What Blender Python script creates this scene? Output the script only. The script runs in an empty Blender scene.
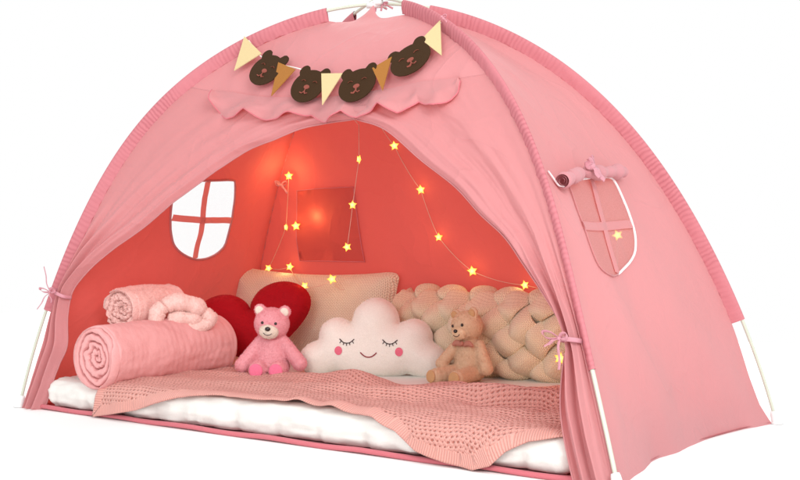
import math, random
import numpy as np
# ---- tent geometry: two flexed rods crossing over a 1.9 x 0.963 m footprint
W, D, H = 1.9, 0.963, 1.1437
PA, PB = 1.7955, 1.6557
ROD = {'A': ((0, 0), (W, D), (0.0206, 0.0196, 0.0376, 0.0111, 0.0122), (0.0036, -0.0234, -0.0043, -0.0334, -0.0013)),
       'B': ((W, 0), (0, D), (-0.0149, -0.0238, -0.0090, 0.0081, 0.0053), (0.0184, 0.0091, -0.0038, -0.0344, -0.0156))}
LEG = {'FL': ('A', 0), 'BR': ('A', 1), 'FR': ('B', 0), 'BL': ('B', 1)}
FACE = {'front': ('FL', 'FR'), 'right': ('FR', 'BR'), 'back': ('BR', 'BL'), 'left': ('BL', 'FL')}

def rod(which, t):
    c0, c1, kz, ks = ROD[which]
    s = math.cos(t); s = math.copysign(abs(s) ** (2 / PA), s)
    z = H * max(math.sin(t), 0) ** (2 / PB)
    for k in range(5):
        z += kz[k] * math.sin((k + 1) * t); s += ks[k] * math.sin((k + 1) * t)
    mx, my = (c0[0] + c1[0]) / 2, (c0[1] + c1[1]) / 2
    hx, hy = (c0[0] - c1[0]) / 2, (c0[1] - c1[1]) / 2
    return np.array([mx + hx * s, my + hy * s, z])

from functools import lru_cache
@lru_cache(None)
def leg(k, tau):
    w, side = LEG[k]
    return rod(w, tau * math.pi / 2 if side == 0 else math.pi - tau * math.pi / 2)

@lru_cache(None)
def leg_in(k, tau):
    """unit vector from the rod towards the inside of the arch, in the rod's own plane"""
    a, b = leg(k, max(tau - .004, 0)), leg(k, min(tau + .004, 1))
    T = (b - a) / np.linalg.norm(b - a)
    c = np.array([W / 2, D / 2, 0.]); g = leg(k, 0) - c; g /= np.linalg.norm(g)
    up = np.array([0, 0, 1.])
    n = np.array([0, 0, 1.]) * (T @ g) - g * (T @ up)       # perpendicular to T in the plane of g and up
    n /= np.linalg.norm(n)
    return n if n @ g < 0 else -n

OFFS = {'FL': [(0, .012), (.05, .022), (.12, .026), (.18, .026), (.9, .030), (1, .006)],
        'FR': [(0, .010), (.1, .010), (.2, .011), (.45, .017), (.7, .026), (.9, .031), (1, .006)],
        'BR': [(0, .010), (.05, .03), (.1, .034), (.18, .028), (.9, .030), (1, .006)],
        'BL': [(0, .010), (.05, .02), (.1, .03), (.18, .032), (.9, .032), (1, .006)]}

def lerp_table(tab, x):
    return float(np.interp(x, [a for a, b in tab], [b for a, b in tab]))

@lru_cache(None)
def edge(k, tau):
    return leg(k, tau) + leg_in(k, tau) * lerp_table(OFFS[k], tau)

def face(f, u, tau):
    l, r = FACE[f]
    return edge(l, tau) * (1 - u) + edge(r, tau) * u

def face_n(f, u, tau):
    """outward unit normal"""
    a = face(f, min(u + .01, 1), tau) - face(f, max(u - .01, 0), tau)
    b = face(f, u, min(tau + .01, 1)) - face(f, u, max(tau - .01, 0))
    n = np.cross(a, b); n /= np.linalg.norm(n) + 1e-12
    c = face(f, u, tau) - np.array([W / 2, D / 2, .2])
    return n if n @ c > 0 else -n
import bpy, bmesh
from mathutils import Vector, Matrix, noise
from mathutils.geometry import delaunay_2d_cdt
random.seed(7)
scene = bpy.context.scene
col = scene.collection
V2 = Vector

# ============================================================ helpers
def tag(o, label=None, cat=None, group=None, kind=None):
    if label: o['label'] = label
    if cat: o['category'] = cat
    if group: o['group'] = group
    if kind: o['kind'] = kind
    return o

def empty(name, loc=(0, 0, 0), rz=0, parent=None):
    o = bpy.data.objects.new(name, None); col.objects.link(o)
    o.location = loc; o.rotation_euler = (0, 0, rz); o.empty_display_size = .05
    if parent: o.parent = parent
    return o

def mobj(name, verts, faces, mat, parent=None, uv=None, smooth=True, attrs=None, fix=False):
    me = bpy.data.meshes.new(name)
    me.from_pydata([tuple(map(float, v)) for v in verts], [], faces)
    if fix:
        bm = bmesh.new(); bm.from_mesh(me)
        bmesh.ops.remove_doubles(bm, verts=bm.verts, dist=1e-5)
        bmesh.ops.recalc_face_normals(bm, faces=bm.faces); bm.to_mesh(me); bm.free()
    if smooth: me.polygons.foreach_set('use_smooth', [True] * len(me.polygons))
    if uv is not None:
        lay = me.uv_layers.new(name='UVMap')
        for lp in me.loops: lay.data[lp.index].uv = uv[lp.vertex_index]
    if attrs:
        for k, vals in attrs.items():
            a = me.attributes.new(k, 'FLOAT', 'POINT'); a.data.foreach_set('value', [float(x) for x in vals])
    me.materials.append(mat)
    o = bpy.data.objects.new(name, me); col.objects.link(o)
    if parent is not None:
        o.parent = parent
    return o

def grid(fn, nu, nv, closed_u=False):
    """fn(u,v)->xyz, u,v in 0..1"""
    vs = []; uv = []
    for j in range(nv + 1):
        for i in range(nu if closed_u else nu + 1):
            vs.append(fn(i / nu, j / nv)); uv.append((i / nu, j / nv))
    fs = []; w = nu if closed_u else nu + 1
    for j in range(nv):
        for i in range(nu):
            a = j * w + i; b = j * w + (i + 1) % w
            fs.append((a, b, b + w, a + w))
    return vs, fs, uv

def join(parts):
    V, F = [], []
    for v, f in parts:
        n = len(V); V += list(v); F += [tuple(i + n for i in q) for q in f]
    return V, F

def frames(path):
    P = [np.array(p, float) for p in path]; n = len(P); T = []
    for i in range(n):
        t = P[min(i + 1, n - 1)] - P[max(i - 1, 0)]; T.append(t / (np.linalg.norm(t) + 1e-12))
    up = np.array([0, 0, 1.]) if abs(T[0][2]) < .9 else np.array([1., 0, 0])
    N = np.cross(T[0], up); N /= np.linalg.norm(N); out = []
    for i in range(n):
        N = N - T[i] * (N @ T[i]); N /= np.linalg.norm(N) + 1e-12
        out.append((P[i], T[i], N.copy(), np.cross(T[i], N)))
    return out

def tube(path, r, seg=10, cap=True, flat=1., ref=None):
    """round (or flattened) tube; r number or function of 0..1; ref = fixed direction of the wide axis"""
    fr = frames(path); n = len(fr); vs = []; fs = []
    for i, (P, T, N, B) in enumerate(fr):
        rr = r(i / (n - 1)) if callable(r) else r
        if ref is not None:
            N = np.array(ref, float); N = N - T * (N @ T); N /= np.linalg.norm(N) + 1e-9; B = np.cross(T, N)
        for k in range(seg):
            a = 2 * math.pi * k / seg
            vs.append(P + N * rr * math.cos(a) + B * rr * flat * math.sin(a))
    for i in range(n - 1):
        for k in range(seg):
            a = i * seg + k; b = i * seg + (k + 1) % seg
            fs.append((a, b, b + seg, a + seg))
    if cap:
        fs.append(tuple(range(seg))[::-1]); fs.append(tuple(range((n - 1) * seg, n * seg)))
    return vs, fs

def smooth_path(pts, n=60):
    """Catmull-Rom through points"""
    P = [np.array(p, float) for p in pts]; P = [2 * P[0] - P[1]] + P + [2 * P[-1] - P[-2]]
    out = []; m = len(P) - 3
    for i in range(n + 1):
        t = i / n * m; k = min(int(t), m - 1); t -= k
        a, b, c, d = P[k:k + 4]
        out.append(.5 * (2 * b + (c - a) * t + (2 * a - 5 * b + 4 * c - d) * t * t + (3 * b - a - 3 * c + d) * t ** 3))
    return out

def fnoise(p, s=1., oct=3):
    return noise.fractal(Vector((p[0] * s, p[1] * s, p[2] * s)), 1., 2., oct)

def sstep(a, b, x):
    t = max(0, min(1, (x - a) / (b - a))); return t * t * (3 - 2 * t)

def in_poly(poly, x, y):
    c = False; n = len(poly)
    for i in range(n):
        x0, y0 = poly[i]; x1, y1 = poly[(i + 1) % n]
        if (y0 > y) != (y1 > y) and x < (x1 - x0) * (y - y0) / (y1 - y0) + x0: c = not c
    return c

def in_many(poly, Q):
    c = np.zeros(len(Q), bool); n = len(poly); x, y = Q[:, 0], Q[:, 1]
    for i in range(n):
        (x0, y0), (x1, y1) = poly[i], poly[(i + 1) % n]
        if y0 == y1: continue
        c ^= ((y0 > y) != (y1 > y)) & (x < (x1 - x0) * (y - y0) / (y1 - y0) + x0)
    return c

def cdt(outline, holes=(), step=.01, extra=None):
    """triangulate the inside of an outline, minus holes, with an even lattice of inner points"""
    pts = [tuple(p) for p in outline]; edges = [(i, (i + 1) % len(outline)) for i in range(len(outline))]
    for h in holes:
        n = len(pts); pts += [tuple(p) for p in h]; edges += [(n + i, n + (i + 1) % len(h)) for i in range(len(h))]
    arr = np.array(outline); x0, y0 = arr.min(0); x1, y1 = arr.max(0)
    loops = [np.array(outline)] + [np.array(h) for h in holes]
    segs = [(l, np.roll(l, -1, 0)) for l in loops]
    def dist(x, y):
        m = 9
        for a, b in segs:
            ab = b - a; q = np.array([x, y])
            t = np.clip(((q - a) * ab).sum(1) / ((ab ** 2).sum(1) + 1e-12), 0, 1)
            m = min(m, np.sqrt((((a + ab * t[:, None]) - q) ** 2).sum(1)).min())
        return m
    ny = int((y1 - y0) / (step * .87)) + 1
    Q = np.array([(x0 + (i + .5 * (j % 2)) * step, y0 + (j + .5) * step * .87) for j in range(ny) for i in range(int((x1 - x0) / step) + 2)])
    ok = in_many(outline, Q)
    for h in holes: ok &= ~in_many(h, Q)
    Q = Q[ok]; dm = np.full(len(Q), 9.)
    for a, b in segs:
        for p, q in zip(a, b):
            d = q - p; t = np.clip(((Q - p) @ d) / (d @ d + 1e-12), 0, 1)
            dm = np.minimum(dm, np.hypot(*(p + t[:, None] * d - Q).T))
    pts += [tuple(q) for q in Q[dm > step * .5]]
    V, E, F, *_ = delaunay_2d_cdt([Vector(p) for p in pts], edges, [], 0, 1e-7)
    C = np.array([[sum(V[i].x for i in f) / 3, sum(V[i].y for i in f) / 3] for f in F])
    ok = in_many(outline, C)
    for h in holes: ok &= ~in_many(h, C)
    out = [tuple(f) for f, k in zip(F, ok) if k]
    return [(v.x, v.y) for v in V], out, dist

def dense(poly, step, closed=True):
    out = []; n = len(poly)
    for i in range(n if closed else n - 1):
        a = np.array(poly[i], float); b = np.array(poly[(i + 1) % n], float)
        k = max(1, int(np.linalg.norm(b - a) / step))
        out += [tuple(a + (b - a) * j / k) for j in range(k)]
    if not closed: out.append(tuple(poly[-1]))
    return out

def round_loop(poly, n=48):
    P = [np.array(p, float) for p in poly]; m = len(P); out = []
    for i in range(n):
        t = i / n * m; k = int(t); t -= k
        a, b, c, d = P[(k - 1) % m], P[k], P[(k + 1) % m], P[(k + 2) % m]
        out.append(tuple(.5 * (2 * b + (c - a) * t + (2 * a - 5 * b + 4 * c - d) * t * t + (3 * b - a - 3 * c + d) * t ** 3)))
    return out

def inflate(outline, T, rad, step, power=.5, wob=0., sc=8, back=.6):
    """stuffed cushion from an outline in the xz plane; front faces -y"""
    P, F, dist = cdt(outline, step=step)
    def hgt(x, z):
        d = dist(x, z) if in_poly(outline, x, z) else 0
        t = min(d / rad, 1.)
        h = T * (1 - (1 - t) ** 2) ** power
        return h + wob * fnoise((x, z, 3), sc, 3) * min(1, t * 2)
    n = len(P); hs = [hgt(*p) if i >= len(outline) else 0. for i, p in enumerate(P)]
    vs = [(p[0], -h, p[1]) for p, h in zip(P, hs)] + [(p[0], h * back, p[1]) for p, h in zip(P, hs)]
    fs = [f if True else f for f in F] + [tuple(i + n for i in f[::-1]) for f in F]
    uv = [(p[0], p[1]) for p in P] * 2
    me = (vs, fs, uv)
    return me, hgt

def blob(ells, voxel=.004, smooth=6):
    """one continuous skin around ellipsoids: (centre, radii, euler)"""
    bm = bmesh.new()
    for c, r, e in ells:
        M = Matrix.Translation(c) @ (e if isinstance(e, Matrix) else Matrix.Rotation(0, 4, 'X')) @ Matrix.Diagonal((*r, 1))
        bmesh.ops.create_icosphere(bm, subdivisions=3, radius=1, matrix=M)
    me = bpy.data.meshes.new('tmp'); bm.to_mesh(me); bm.free()
    o = bpy.data.objects.new('tmp', me); col.objects.link(o)
    m = o.modifiers.new('r', 'REMESH'); m.mode = 'VOXEL'; m.voxel_size = voxel
    s = o.modifiers.new('s', 'SMOOTH'); s.iterations = smooth; s.factor = .5
    dg = bpy.context.evaluated_depsgraph_get(); dg.update()
    ev = o.evaluated_get(dg); m2 = ev.to_mesh()
    vs = [tuple(v.co) for v in m2.vertices]; fs = [tuple(p.vertices) for p in m2.polygons]
    ev.to_mesh_clear(); bpy.data.objects.remove(o); bpy.data.meshes.remove(me)
    return vs, fs

def fuzz(vs, fs, count, L, seed=0, wd=.0006):
    """plush pile: many fine tapered fibres standing on the surface, part of the same mesh"""
    rg = random.Random(seed); V = [np.array(v, float) for v in vs]; tri = []; ar = []
    for f in fs:
        for k in range(1, len(f) - 1):
            a, b, c = V[f[0]], V[f[k]], V[f[k + 1]]; n = np.cross(b - a, c - a); l = np.linalg.norm(n)
            if l > 1e-12: tri.append((a, b, c, n / l)); ar.append(l)
    cen = sum(V) / len(V); pick = rg.choices(range(len(tri)), weights=ar, k=count)
    out, of = list(vs), list(fs); m = len(out)
    vol = sum((a @ np.cross(b, c)) for a, b, c, n in tri); sgn = 1 if vol > 0 else -1
    for i in pick:
        a, b, c, n = tri[i]; r1, r2 = rg.random(), rg.random()
        if r1 + r2 > 1: r1, r2 = 1 - r1, 1 - r2
        p = a + (b - a) * r1 + (c - a) * r2; d = n * sgn + np.array([rg.gauss(0, .45), rg.gauss(0, .45), rg.gauss(0, .45) - .25]); d /= np.linalg.norm(d)
        t = np.cross(d, (rg.gauss(0, 1), rg.gauss(0, 1), rg.gauss(0, 1))); t /= np.linalg.norm(t) + 1e-9
        l = L * rg.uniform(.5, 1.1); out += [p - t * wd, p + t * wd, p + d * l]; of.append((m, m + 1, m + 2)); m += 3
    return out, of

def bone(a, b, ra, rb, n=5, flat=(1, 1, 1)):
    a = np.array(a, float); b = np.array(b, float); out = []
    for i in range(n):
        t = i / (n - 1); r = ra + (rb - ra) * t
        out.append((tuple(a + (b - a) * t), (r * flat[0], r * flat[1], r * flat[2]), None))
    return out

def ball(c, r, seg=24, rings=14):
    c = np.array(c, float); r = np.array(r if hasattr(r, '__len__') else (r,) * 3, float)
    vs, fs, _ = grid(lambda u, v: c + r * np.array([math.cos(2 * math.pi * u) * math.sin(math.pi * v + 1e-4), math.sin(2 * math.pi * u) * math.sin(math.pi * v + 1e-4), math.cos(math.pi * v)]), seg, rings, True)
    return vs, fs

def prism(poly, th, M):
    """flat polygon (x,y) with thickness th put in place by a 4x4 matrix given as (origin, X, Y, Z)"""
    o, X, Y, Z = M; n = len(poly)
    P, F, _ = cdt(poly, step=.02)
    n = len(P)
    vs = [o + X * x + Y * y + Z * th / 2 for x, y in P] + [o + X * x + Y * y - Z * th / 2 for x, y in P]
    fs = [tuple(f) for f in F] + [tuple(i + n for i in f[::-1]) for f in F]
    m = len(poly)
    for i in range(m): fs.append((i, (i + 1) % m, (i + 1) % m + n, i + n))
    return vs, fs

# ============================================================ materials
def nodes(name):
    m = bpy.data.materials.new(name); m.use_nodes = True
    nt = m.node_tree; nt.nodes.clear(); return m, nt

class NB:
    def __init__(s, nt): s.nt = nt
    def n(s, typ, ins=None, **kw):
        nd = s.nt.nodes.new(typ)
        for k, v in kw.items(): setattr(nd, k, v)
        for k, v in (ins or {}).items():
            if isinstance(v, bpy.types.NodeSocket): s.nt.links.new(v, nd.inputs[k])
            else: nd.inputs[k].default_value = v
        return nd
    def m(s, op, a, b=0., c=0., clamp=False):
        nd = s.n('ShaderNodeMath', {0: a, 1: b, 2: c}, operation=op, use_clamp=clamp); return nd.outputs[0]
    def mix(s, f, a, b):
        nd = s.n('ShaderNodeMix', data_type='RGBA')
        for i, v in ((0, f), (6, a), (7, b)):
            if isinstance(v, bpy.types.NodeSocket): s.nt.links.new(v, nd.inputs[i])
            else: nd.inputs[i].default_value = v
        return nd.outputs[2]
    def ramp(s, x, a, b):
        return s.n('ShaderNodeMapRange', {0: x, 1: a, 2: b}, interpolation_type='SMOOTHSTEP').outputs[0]

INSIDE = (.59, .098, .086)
def c4(c): return (*c, 1)

def sheer_cloth(name, color, trans=.3, rough=.75, spec=.25, wr=.25, wscale=9., color2=None, weave=True, tcol=None, inner=None):
    """thin woven cloth: diffuse + light passing through, fine weave and soft wrinkles"""
    m, nt = nodes(name); b = NB(nt)
    tc = b.n('ShaderNodeTexCoord').outputs['Object']
    n1 = b.n('ShaderNodeTexNoise', {'Vector': tc, 'Scale': wscale, 'Detail': 4., 'Roughness': .6, 'Distortion': .6}).outputs[0]
    n2 = b.n('ShaderNodeTexNoise', {'Vector': tc, 'Scale': 700., 'Detail': 1.}).outputs[0]
    n3 = b.n('ShaderNodeTexNoise', {'Vector': tc, 'Scale': 3.5, 'Detail': 3.}).outputs[0]
    k = b.mix(b.m('MULTIPLY', b.ramp(n3, .3, .7), .22), c4(color), c4(color2 or tuple(x * .86 for x in color)))
    k = b.mix(b.m('MULTIPLY', n2, .16), k, c4(tuple(x * .8 for x in color)))
    cr = b.n('ShaderNodeTexNoise', {'Vector': tc, 'Scale': 3.2, 'Detail': 2.5, 'Distortion': 1.2}).outputs[0]
    cr = b.m('POWER', b.m('SUBTRACT', 1., b.m('ABSOLUTE', b.m('MULTIPLY_ADD', cr, 2., -1.))), 14.)
    if inner:                                # inner face painted deeper red to stand for light bounced within the tent
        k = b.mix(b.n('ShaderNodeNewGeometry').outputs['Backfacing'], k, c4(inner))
    hgt = b.m('ADD', b.m('ADD', b.m('MULTIPLY', n1, wr), b.m('MULTIPLY', cr, .10)), b.m('MULTIPLY', n2, .012))
    bump = b.n('ShaderNodeBump', {'Height': hgt, 'Distance': .03, 'Strength': .5}).outputs[0]
    pr = b.n('ShaderNodeBsdfPrincipled', {'Base Color': k, 'Roughness': rough, 'Specular IOR Level': spec, 'Normal': bump, 'Sheen Weight': .15, 'Sheen Roughness': .5})
    tr = b.n('ShaderNodeBsdfTranslucent', {'Color': c4(tcol) if tcol else k, 'Normal': bump})
    mx = b.n('ShaderNodeMixShader', {0: trans, 1: pr.outputs[0], 2: tr.outputs[0]})
    b.n('ShaderNodeOutputMaterial', {'Surface': mx.outputs[0]})
    return m

def gathered(name, color, dark):
    """ruched tunnel cloth: pleats run across the tunnel (UV v runs along it)"""
    m, nt = nodes(name); b = NB(nt)
    sp = b.n('ShaderNodeSeparateXYZ', {0: b.n('ShaderNodeUVMap').outputs[0]})
    tc = b.n('ShaderNodeTexCoord').outputs['Object']
    nz = b.n('ShaderNodeTexNoise', {'Vector': tc, 'Scale': 16., 'Detail': 3.}).outputs[0]
    n2 = b.n('ShaderNodeTexNoise', {'Vector': tc, 'Scale': 5., 'Detail': 2.}).outputs[0]
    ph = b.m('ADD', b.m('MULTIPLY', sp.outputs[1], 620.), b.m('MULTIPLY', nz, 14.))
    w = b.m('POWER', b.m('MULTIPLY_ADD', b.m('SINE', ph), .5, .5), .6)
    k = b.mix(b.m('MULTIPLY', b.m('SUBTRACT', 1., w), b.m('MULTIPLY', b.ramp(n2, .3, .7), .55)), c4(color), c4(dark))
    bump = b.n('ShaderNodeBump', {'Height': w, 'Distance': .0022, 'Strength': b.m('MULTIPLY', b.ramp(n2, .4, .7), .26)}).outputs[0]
    pr = b.n('ShaderNodeBsdfPrincipled', {'Base Color': k, 'Roughness': .75, 'Specular IOR Level': .25, 'Normal': bump})
    b.n('ShaderNodeOutputMaterial', {'Surface': pr.outputs[0]})
    return m

def soft_cloth(name, color, fuzz=0., scale=400., big=18., bigamt=.2, rough=.9, color2=None, sss=0., bstr=.5):
    m, nt = nodes(name); b = NB(nt)
    tc = b.n('ShaderNodeTexCoord').outputs['Object']
    n1 = b.n('ShaderNodeTexNoise', {'Vector': tc, 'Scale': big, 'Detail': 4., 'Roughness': .55}).outputs[0]
    n2 = b.n('ShaderNodeTexNoise', {'Vector': tc, 'Scale': scale, 'Detail': 2., 'Roughness': .7}).outputs[0]
    dk = c4(color2 or tuple(x * .75 for x in color))
    k = b.mix(b.m('MULTIPLY', b.ramp(n2, .35, .65), .35 if fuzz else .15), c4(color), dk)
    hgt = b.m('ADD', b.m('MULTIPLY', n1, bigamt), b.m('MULTIPLY', n2, .02 + .12 * fuzz))
    bump = b.n('ShaderNodeBump', {'Height': hgt, 'Distance': .02, 'Strength': bstr}).outputs[0]
    pr = b.n('ShaderNodeBsdfPrincipled', {'Base Color': k, 'Roughness': rough, 'Specular IOR Level': .15, 'Normal': bump,
             'Sheen Weight': .25 + fuzz * .6, 'Sheen Roughness': .4, 'Sheen Tint': c4(tuple(min(1, x * 1.15 + .1) for x in color))})
    b.n('ShaderNodeOutputMaterial', {'Surface': pr.outputs[0]})
    return m

def knit(name, color, dark, N=90., M=110., amt=.6):
    """stockinette stitches laid out along the mesh's own UVs (metres)"""
    m, nt = nodes(name); b = NB(nt)
    uv = b.n('ShaderNodeUVMap').outputs[0]
    wob = b.n('ShaderNodeTexNoise', {'Vector': uv, 'Scale': 14., 'Detail': 2.})
    uvw = b.n('ShaderNodeMix', {0: .012}, data_type='VECTOR')
    nt.links.new(uv, uvw.inputs[4]); nt.links.new(wob.outputs['Color'], uvw.inputs[5])
    sp = b.n('ShaderNodeSeparateXYZ', {0: uvw.outputs[1]})
    u = b.m('MULTIPLY', sp.outputs[0], N); v = b.m('MULTIPLY', sp.outputs[1], M)
    fx = b.m('MULTIPLY', b.m('ABSOLUTE', b.m('SUBTRACT', b.m('FRACT', u), .5)), 2.)
    leg_ = b.m('SINE', b.m('MULTIPLY', fx, math.pi))                       # two legs a column
    ph = b.m('SINE', b.m('MULTIPLY', b.m('FRACT', b.m('ADD', v, b.m('MULTIPLY', fx, .85))), math.pi))
    h = b.m('POWER', b.m('MULTIPLY', b.m('MAXIMUM', leg_, 0.), b.m('MAXIMUM', ph, 0.)), .5)
    k = b.mix(b.ramp(h, .1, .8), c4(dark), c4(color))
    bump = b.n('ShaderNodeBump', {'Height': h, 'Distance': .004, 'Strength': amt}).outputs[0]
    pr = b.n('ShaderNodeBsdfPrincipled', {'Base Color': k, 'Roughness': .9, 'Specular IOR Level': .1, 'Normal': bump, 'Sheen Weight': .3})
    b.n('ShaderNodeOutputMaterial', {'Surface': pr.outputs[0]})
    return m

def eyelet_knit(name, color, dark):
    """pointelle blanket: staggered eyelets on a fine knit, ribbed border from the 'border' and 'along' attributes"""
    m, nt = nodes(name); b = NB(nt)
    uv = b.n('ShaderNodeUVMap').outputs[0]
    wob = b.n('ShaderNodeTexNoise', {'Vector': uv, 'Scale': 9., 'Detail': 2.})
    uvw = b.n('ShaderNodeMix', {0: .02}, data_type='VECTOR')
    nt.links.new(uv, uvw.inputs[4]); nt.links.new(wob.outputs['Color'], uvw.inputs[5])
    sp = b.n('ShaderNodeSeparateXYZ', {0: uvw.outputs[1]})
    X, Y = sp.outputs[0], sp.outputs[1]
    p = .0128
    row = b.m('DIVIDE', Y, p * .8); ri = b.m('FLOOR', row)
    odd = b.m('MULTIPLY', b.m('MODULO', b.m('ADD', ri, 1000.), 2.), .5)
    cx = b.m('SUBTRACT', b.m('FRACT', b.m('ADD', b.m('DIVIDE', X, p), odd)), .5)
    cy = b.m('SUBTRACT', b.m('FRACT', row), .5)
    d = b.m('SQRT', b.m('ADD', b.m('MULTIPLY', cx, cx), b.m('MULTIPLY', b.m('MULTIPLY', cy, cy), 1.3)))
    irr = b.n('ShaderNodeTexNoise', {'Vector': uv, 'Scale': 38., 'Detail': 2.}).outputs[0]
    d = b.m('ADD', d, b.m('MULTIPLY_ADD', irr, .5, -.25))
    body = b.ramp(d, .05, .34)                                             # 0 in the eyelet
    st = b.m('SINE', b.m('ADD', b.m('MULTIPLY', X, 2 * math.pi / .0042), b.m('MULTIPLY', b.m('SINE', b.m('MULTIPLY', Y, 900.)), .9)))
    al = b.n('ShaderNodeAttribute', attribute_name='along').outputs['Fac']
    bo = b.n('ShaderNodeAttribute', attribute_name='border').outputs['Fac']
    rib = b.m('MULTIPLY_ADD', b.m('SINE', b.m('MULTIPLY', al, 2 * math.pi / .0066)), .5, .5)
    mask = b.ramp(bo, .026, .031)                                          # 1 inside the eyelet field
    rg = b.m('SINE', b.m('ADD', b.m('MULTIPLY', row, 2 * math.pi), b.m('MULTIPLY', b.m('SINE', b.m('MULTIPLY', X, 2 * math.pi / p)), .9)))
    hb = b.m('MULTIPLY', body, b.m('ADD', b.m('MULTIPLY_ADD', st, .14, .68), b.m('MULTIPLY', rg, .20)))
    h = b.m('ADD', b.m('MULTIPLY', hb, mask), b.m('MULTIPLY', b.m('MULTIPLY_ADD', rib, .42, .45), b.m('SUBTRACT', 1., mask)))
    k = b.mix(b.ramp(h, .05, .75), c4(dark), c4(color))
    bump = b.n('ShaderNodeBump', {'Height': h, 'Distance': .005, 'Strength': .9}).outputs[0]
    pr = b.n('ShaderNodeBsdfPrincipled', {'Base Color': k, 'Roughness': .92, 'Specular IOR Level': .1, 'Normal': bump, 'Sheen Weight': .2})
    b.n('ShaderNodeOutputMaterial', {'Surface': pr.outputs[0]})
    return m

def plain(name, color, rough=.5, spec=.4, coat=0., var=.1, scale=40.):
    m, nt = nodes(name); b = NB(nt)
    tc = b.n('ShaderNodeTexCoord').outputs['Object']
    n1 = b.n('ShaderNodeTexNoise', {'Vector': tc, 'Scale': scale, 'Detail': 3.}).outputs[0]
    k = b.mix(b.m('MULTIPLY', n1, var * 2), c4(color), c4(tuple(x * .7 for x in color)))
    bump = b.n('ShaderNodeBump', {'Height': n1, 'Distance': .002, 'Strength': .15}).outputs[0]
    pr = b.n('ShaderNodeBsdfPrincipled', {'Base Color': k, 'Roughness': rough, 'Specular IOR Level': spec, 'Coat Weight': coat, 'Normal': bump})
    b.n('ShaderNodeOutputMaterial', {'Surface': pr.outputs[0]})
    return m

def felt(name, color):
    return soft_cloth(name, color, fuzz=.25, scale=900., big=60., bigamt=.05, rough=.95)

def netting(name, color, dens):
    """fine mosquito net"""
    m, nt = nodes(name); b = NB(nt)
    df = b.n('ShaderNodeBsdfDiffuse', {'Color': c4(color)})
    tl = b.n('ShaderNodeBsdfTranslucent', {'Color': c4(color)})
    a = b.n('ShaderNodeMixShader', {0: .5, 1: df.outputs[0], 2: tl.outputs[0]})
    tp = b.n('ShaderNodeBsdfTransparent')
    uv = b.n('ShaderNodeTexCoord').outputs['Object']
    nz = b.n('ShaderNodeTexNoise', {'Vector': uv, 'Scale': 500., 'Detail': 1.}).outputs[0]
    f = b.m('MULTIPLY_ADD', nz, .25, dens - .125)
    mx = b.n('ShaderNodeMixShader', {0: f, 1: tp.outputs[0], 2: a.outputs[0]})
    b.n('ShaderNodeOutputMaterial', {'Surface': mx.outputs[0]})
    return m

def glow(name, color, strength):
    m, nt = nodes(name); b = NB(nt)
    tip = b.n('ShaderNodeAttribute', attribute_name='tip').outputs['Fac']
    k = b.mix(b.m('POWER', tip, .8), c4((1., .76, .22)), c4((1., .40, .02)))
    e = b.n('ShaderNodeEmission', {'Color': k, 'Strength': b.m('MULTIPLY_ADD', tip, -strength * .62, strength)})
    b.n('ShaderNodeOutputMaterial', {'Surface': e.outputs[0]})
    return m

PINK = (.655, .302, .316)
M = {}
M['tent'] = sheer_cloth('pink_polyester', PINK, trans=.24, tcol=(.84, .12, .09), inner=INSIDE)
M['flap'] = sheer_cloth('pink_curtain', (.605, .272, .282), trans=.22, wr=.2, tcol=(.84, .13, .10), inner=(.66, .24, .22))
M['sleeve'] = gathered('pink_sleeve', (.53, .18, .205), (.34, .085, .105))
M['floor'] = sheer_cloth('pink_floor', (.50, .10, .12), trans=0.)
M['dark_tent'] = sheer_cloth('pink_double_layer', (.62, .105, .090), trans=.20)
M['cover'] = sheer_cloth('pink_window_cover', (.60, .255, .28), trans=.1)
M['ribbon'] = sheer_cloth('pink_ribbon', (.70, .32, .38), trans=.2, spec=.4, rough=.5)
M['hem'] = sheer_cloth('pink_hem', (.58, .15, .18), trans=0.)
M['pole'] = plain('fibreglass', (.56, .60, .50), .35, .5)
M['cap'] = plain('white_plastic', (.78, .80, .80), .4, .5)
M['net'] = netting('window_net', (.84, .55, .55), .56)
M['net_far'] = netting('window_net_far', (.8, .8, .8), .10)
M['white_trim'] = soft_cloth('white_trim', (.85, .76, .77))
M['white'] = soft_cloth('white_cotton', (.76, .75, .715), big=14., bigamt=.25, bstr=.5, rough=.85)
M['cream_felt'] = felt('cream_felt', (.66, .52, .28))
M['brown_felt'] = felt('brown_felt', (.36, .15, .035))
M['bear_felt'] = felt('dark_brown_felt', (.044, .021, .008))
M['bear_face'] = felt('rose_felt', (.15, .04, .022))
M['bear_muzzle'] = felt('pale_rose_felt', (.27, .075, .055))
M['string'] = plain('white_string', (.85, .83, .78), .8, .1)
M['wire'] = plain('copper_wire', (.70, .42, .33), .35, .8)
M['quilt'] = soft_cloth('pink_quilt', (.72, .36, .355), big=30., bigamt=.35, scale=800.)
M['plush_pale'] = soft_cloth('pale_pink_plush', (.84, .55, .51), fuzz=.9, scale=260., big=25., bigamt=.4)
M['knot'] = soft_cloth('pale_pink_fleece', (.86, .62, .57), fuzz=1., scale=240., big=30., bigamt=.3)
M['heart'] = soft_cloth('red_velvet', (.40, .005, .012), fuzz=.3, scale=500., big=10., bigamt=.2, rough=.8)
M['cloud'] = soft_cloth('white_plush', (.88, .85, .78), fuzz=.5, scale=450., big=12., bigamt=.3)
M['knit'] = knit('beige_knit', (.90, .79, .62), (.60, .46, .33), N=95., M=120.)
M['braid'] = knit('beige_braid_knit', (.90, .78, .57), (.60, .44, .29), N=120., M=150.)
M['blanket'] = eyelet_knit('rose_pointelle_knit', (.74, .365, .315), (.40, .13, .10))
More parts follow.
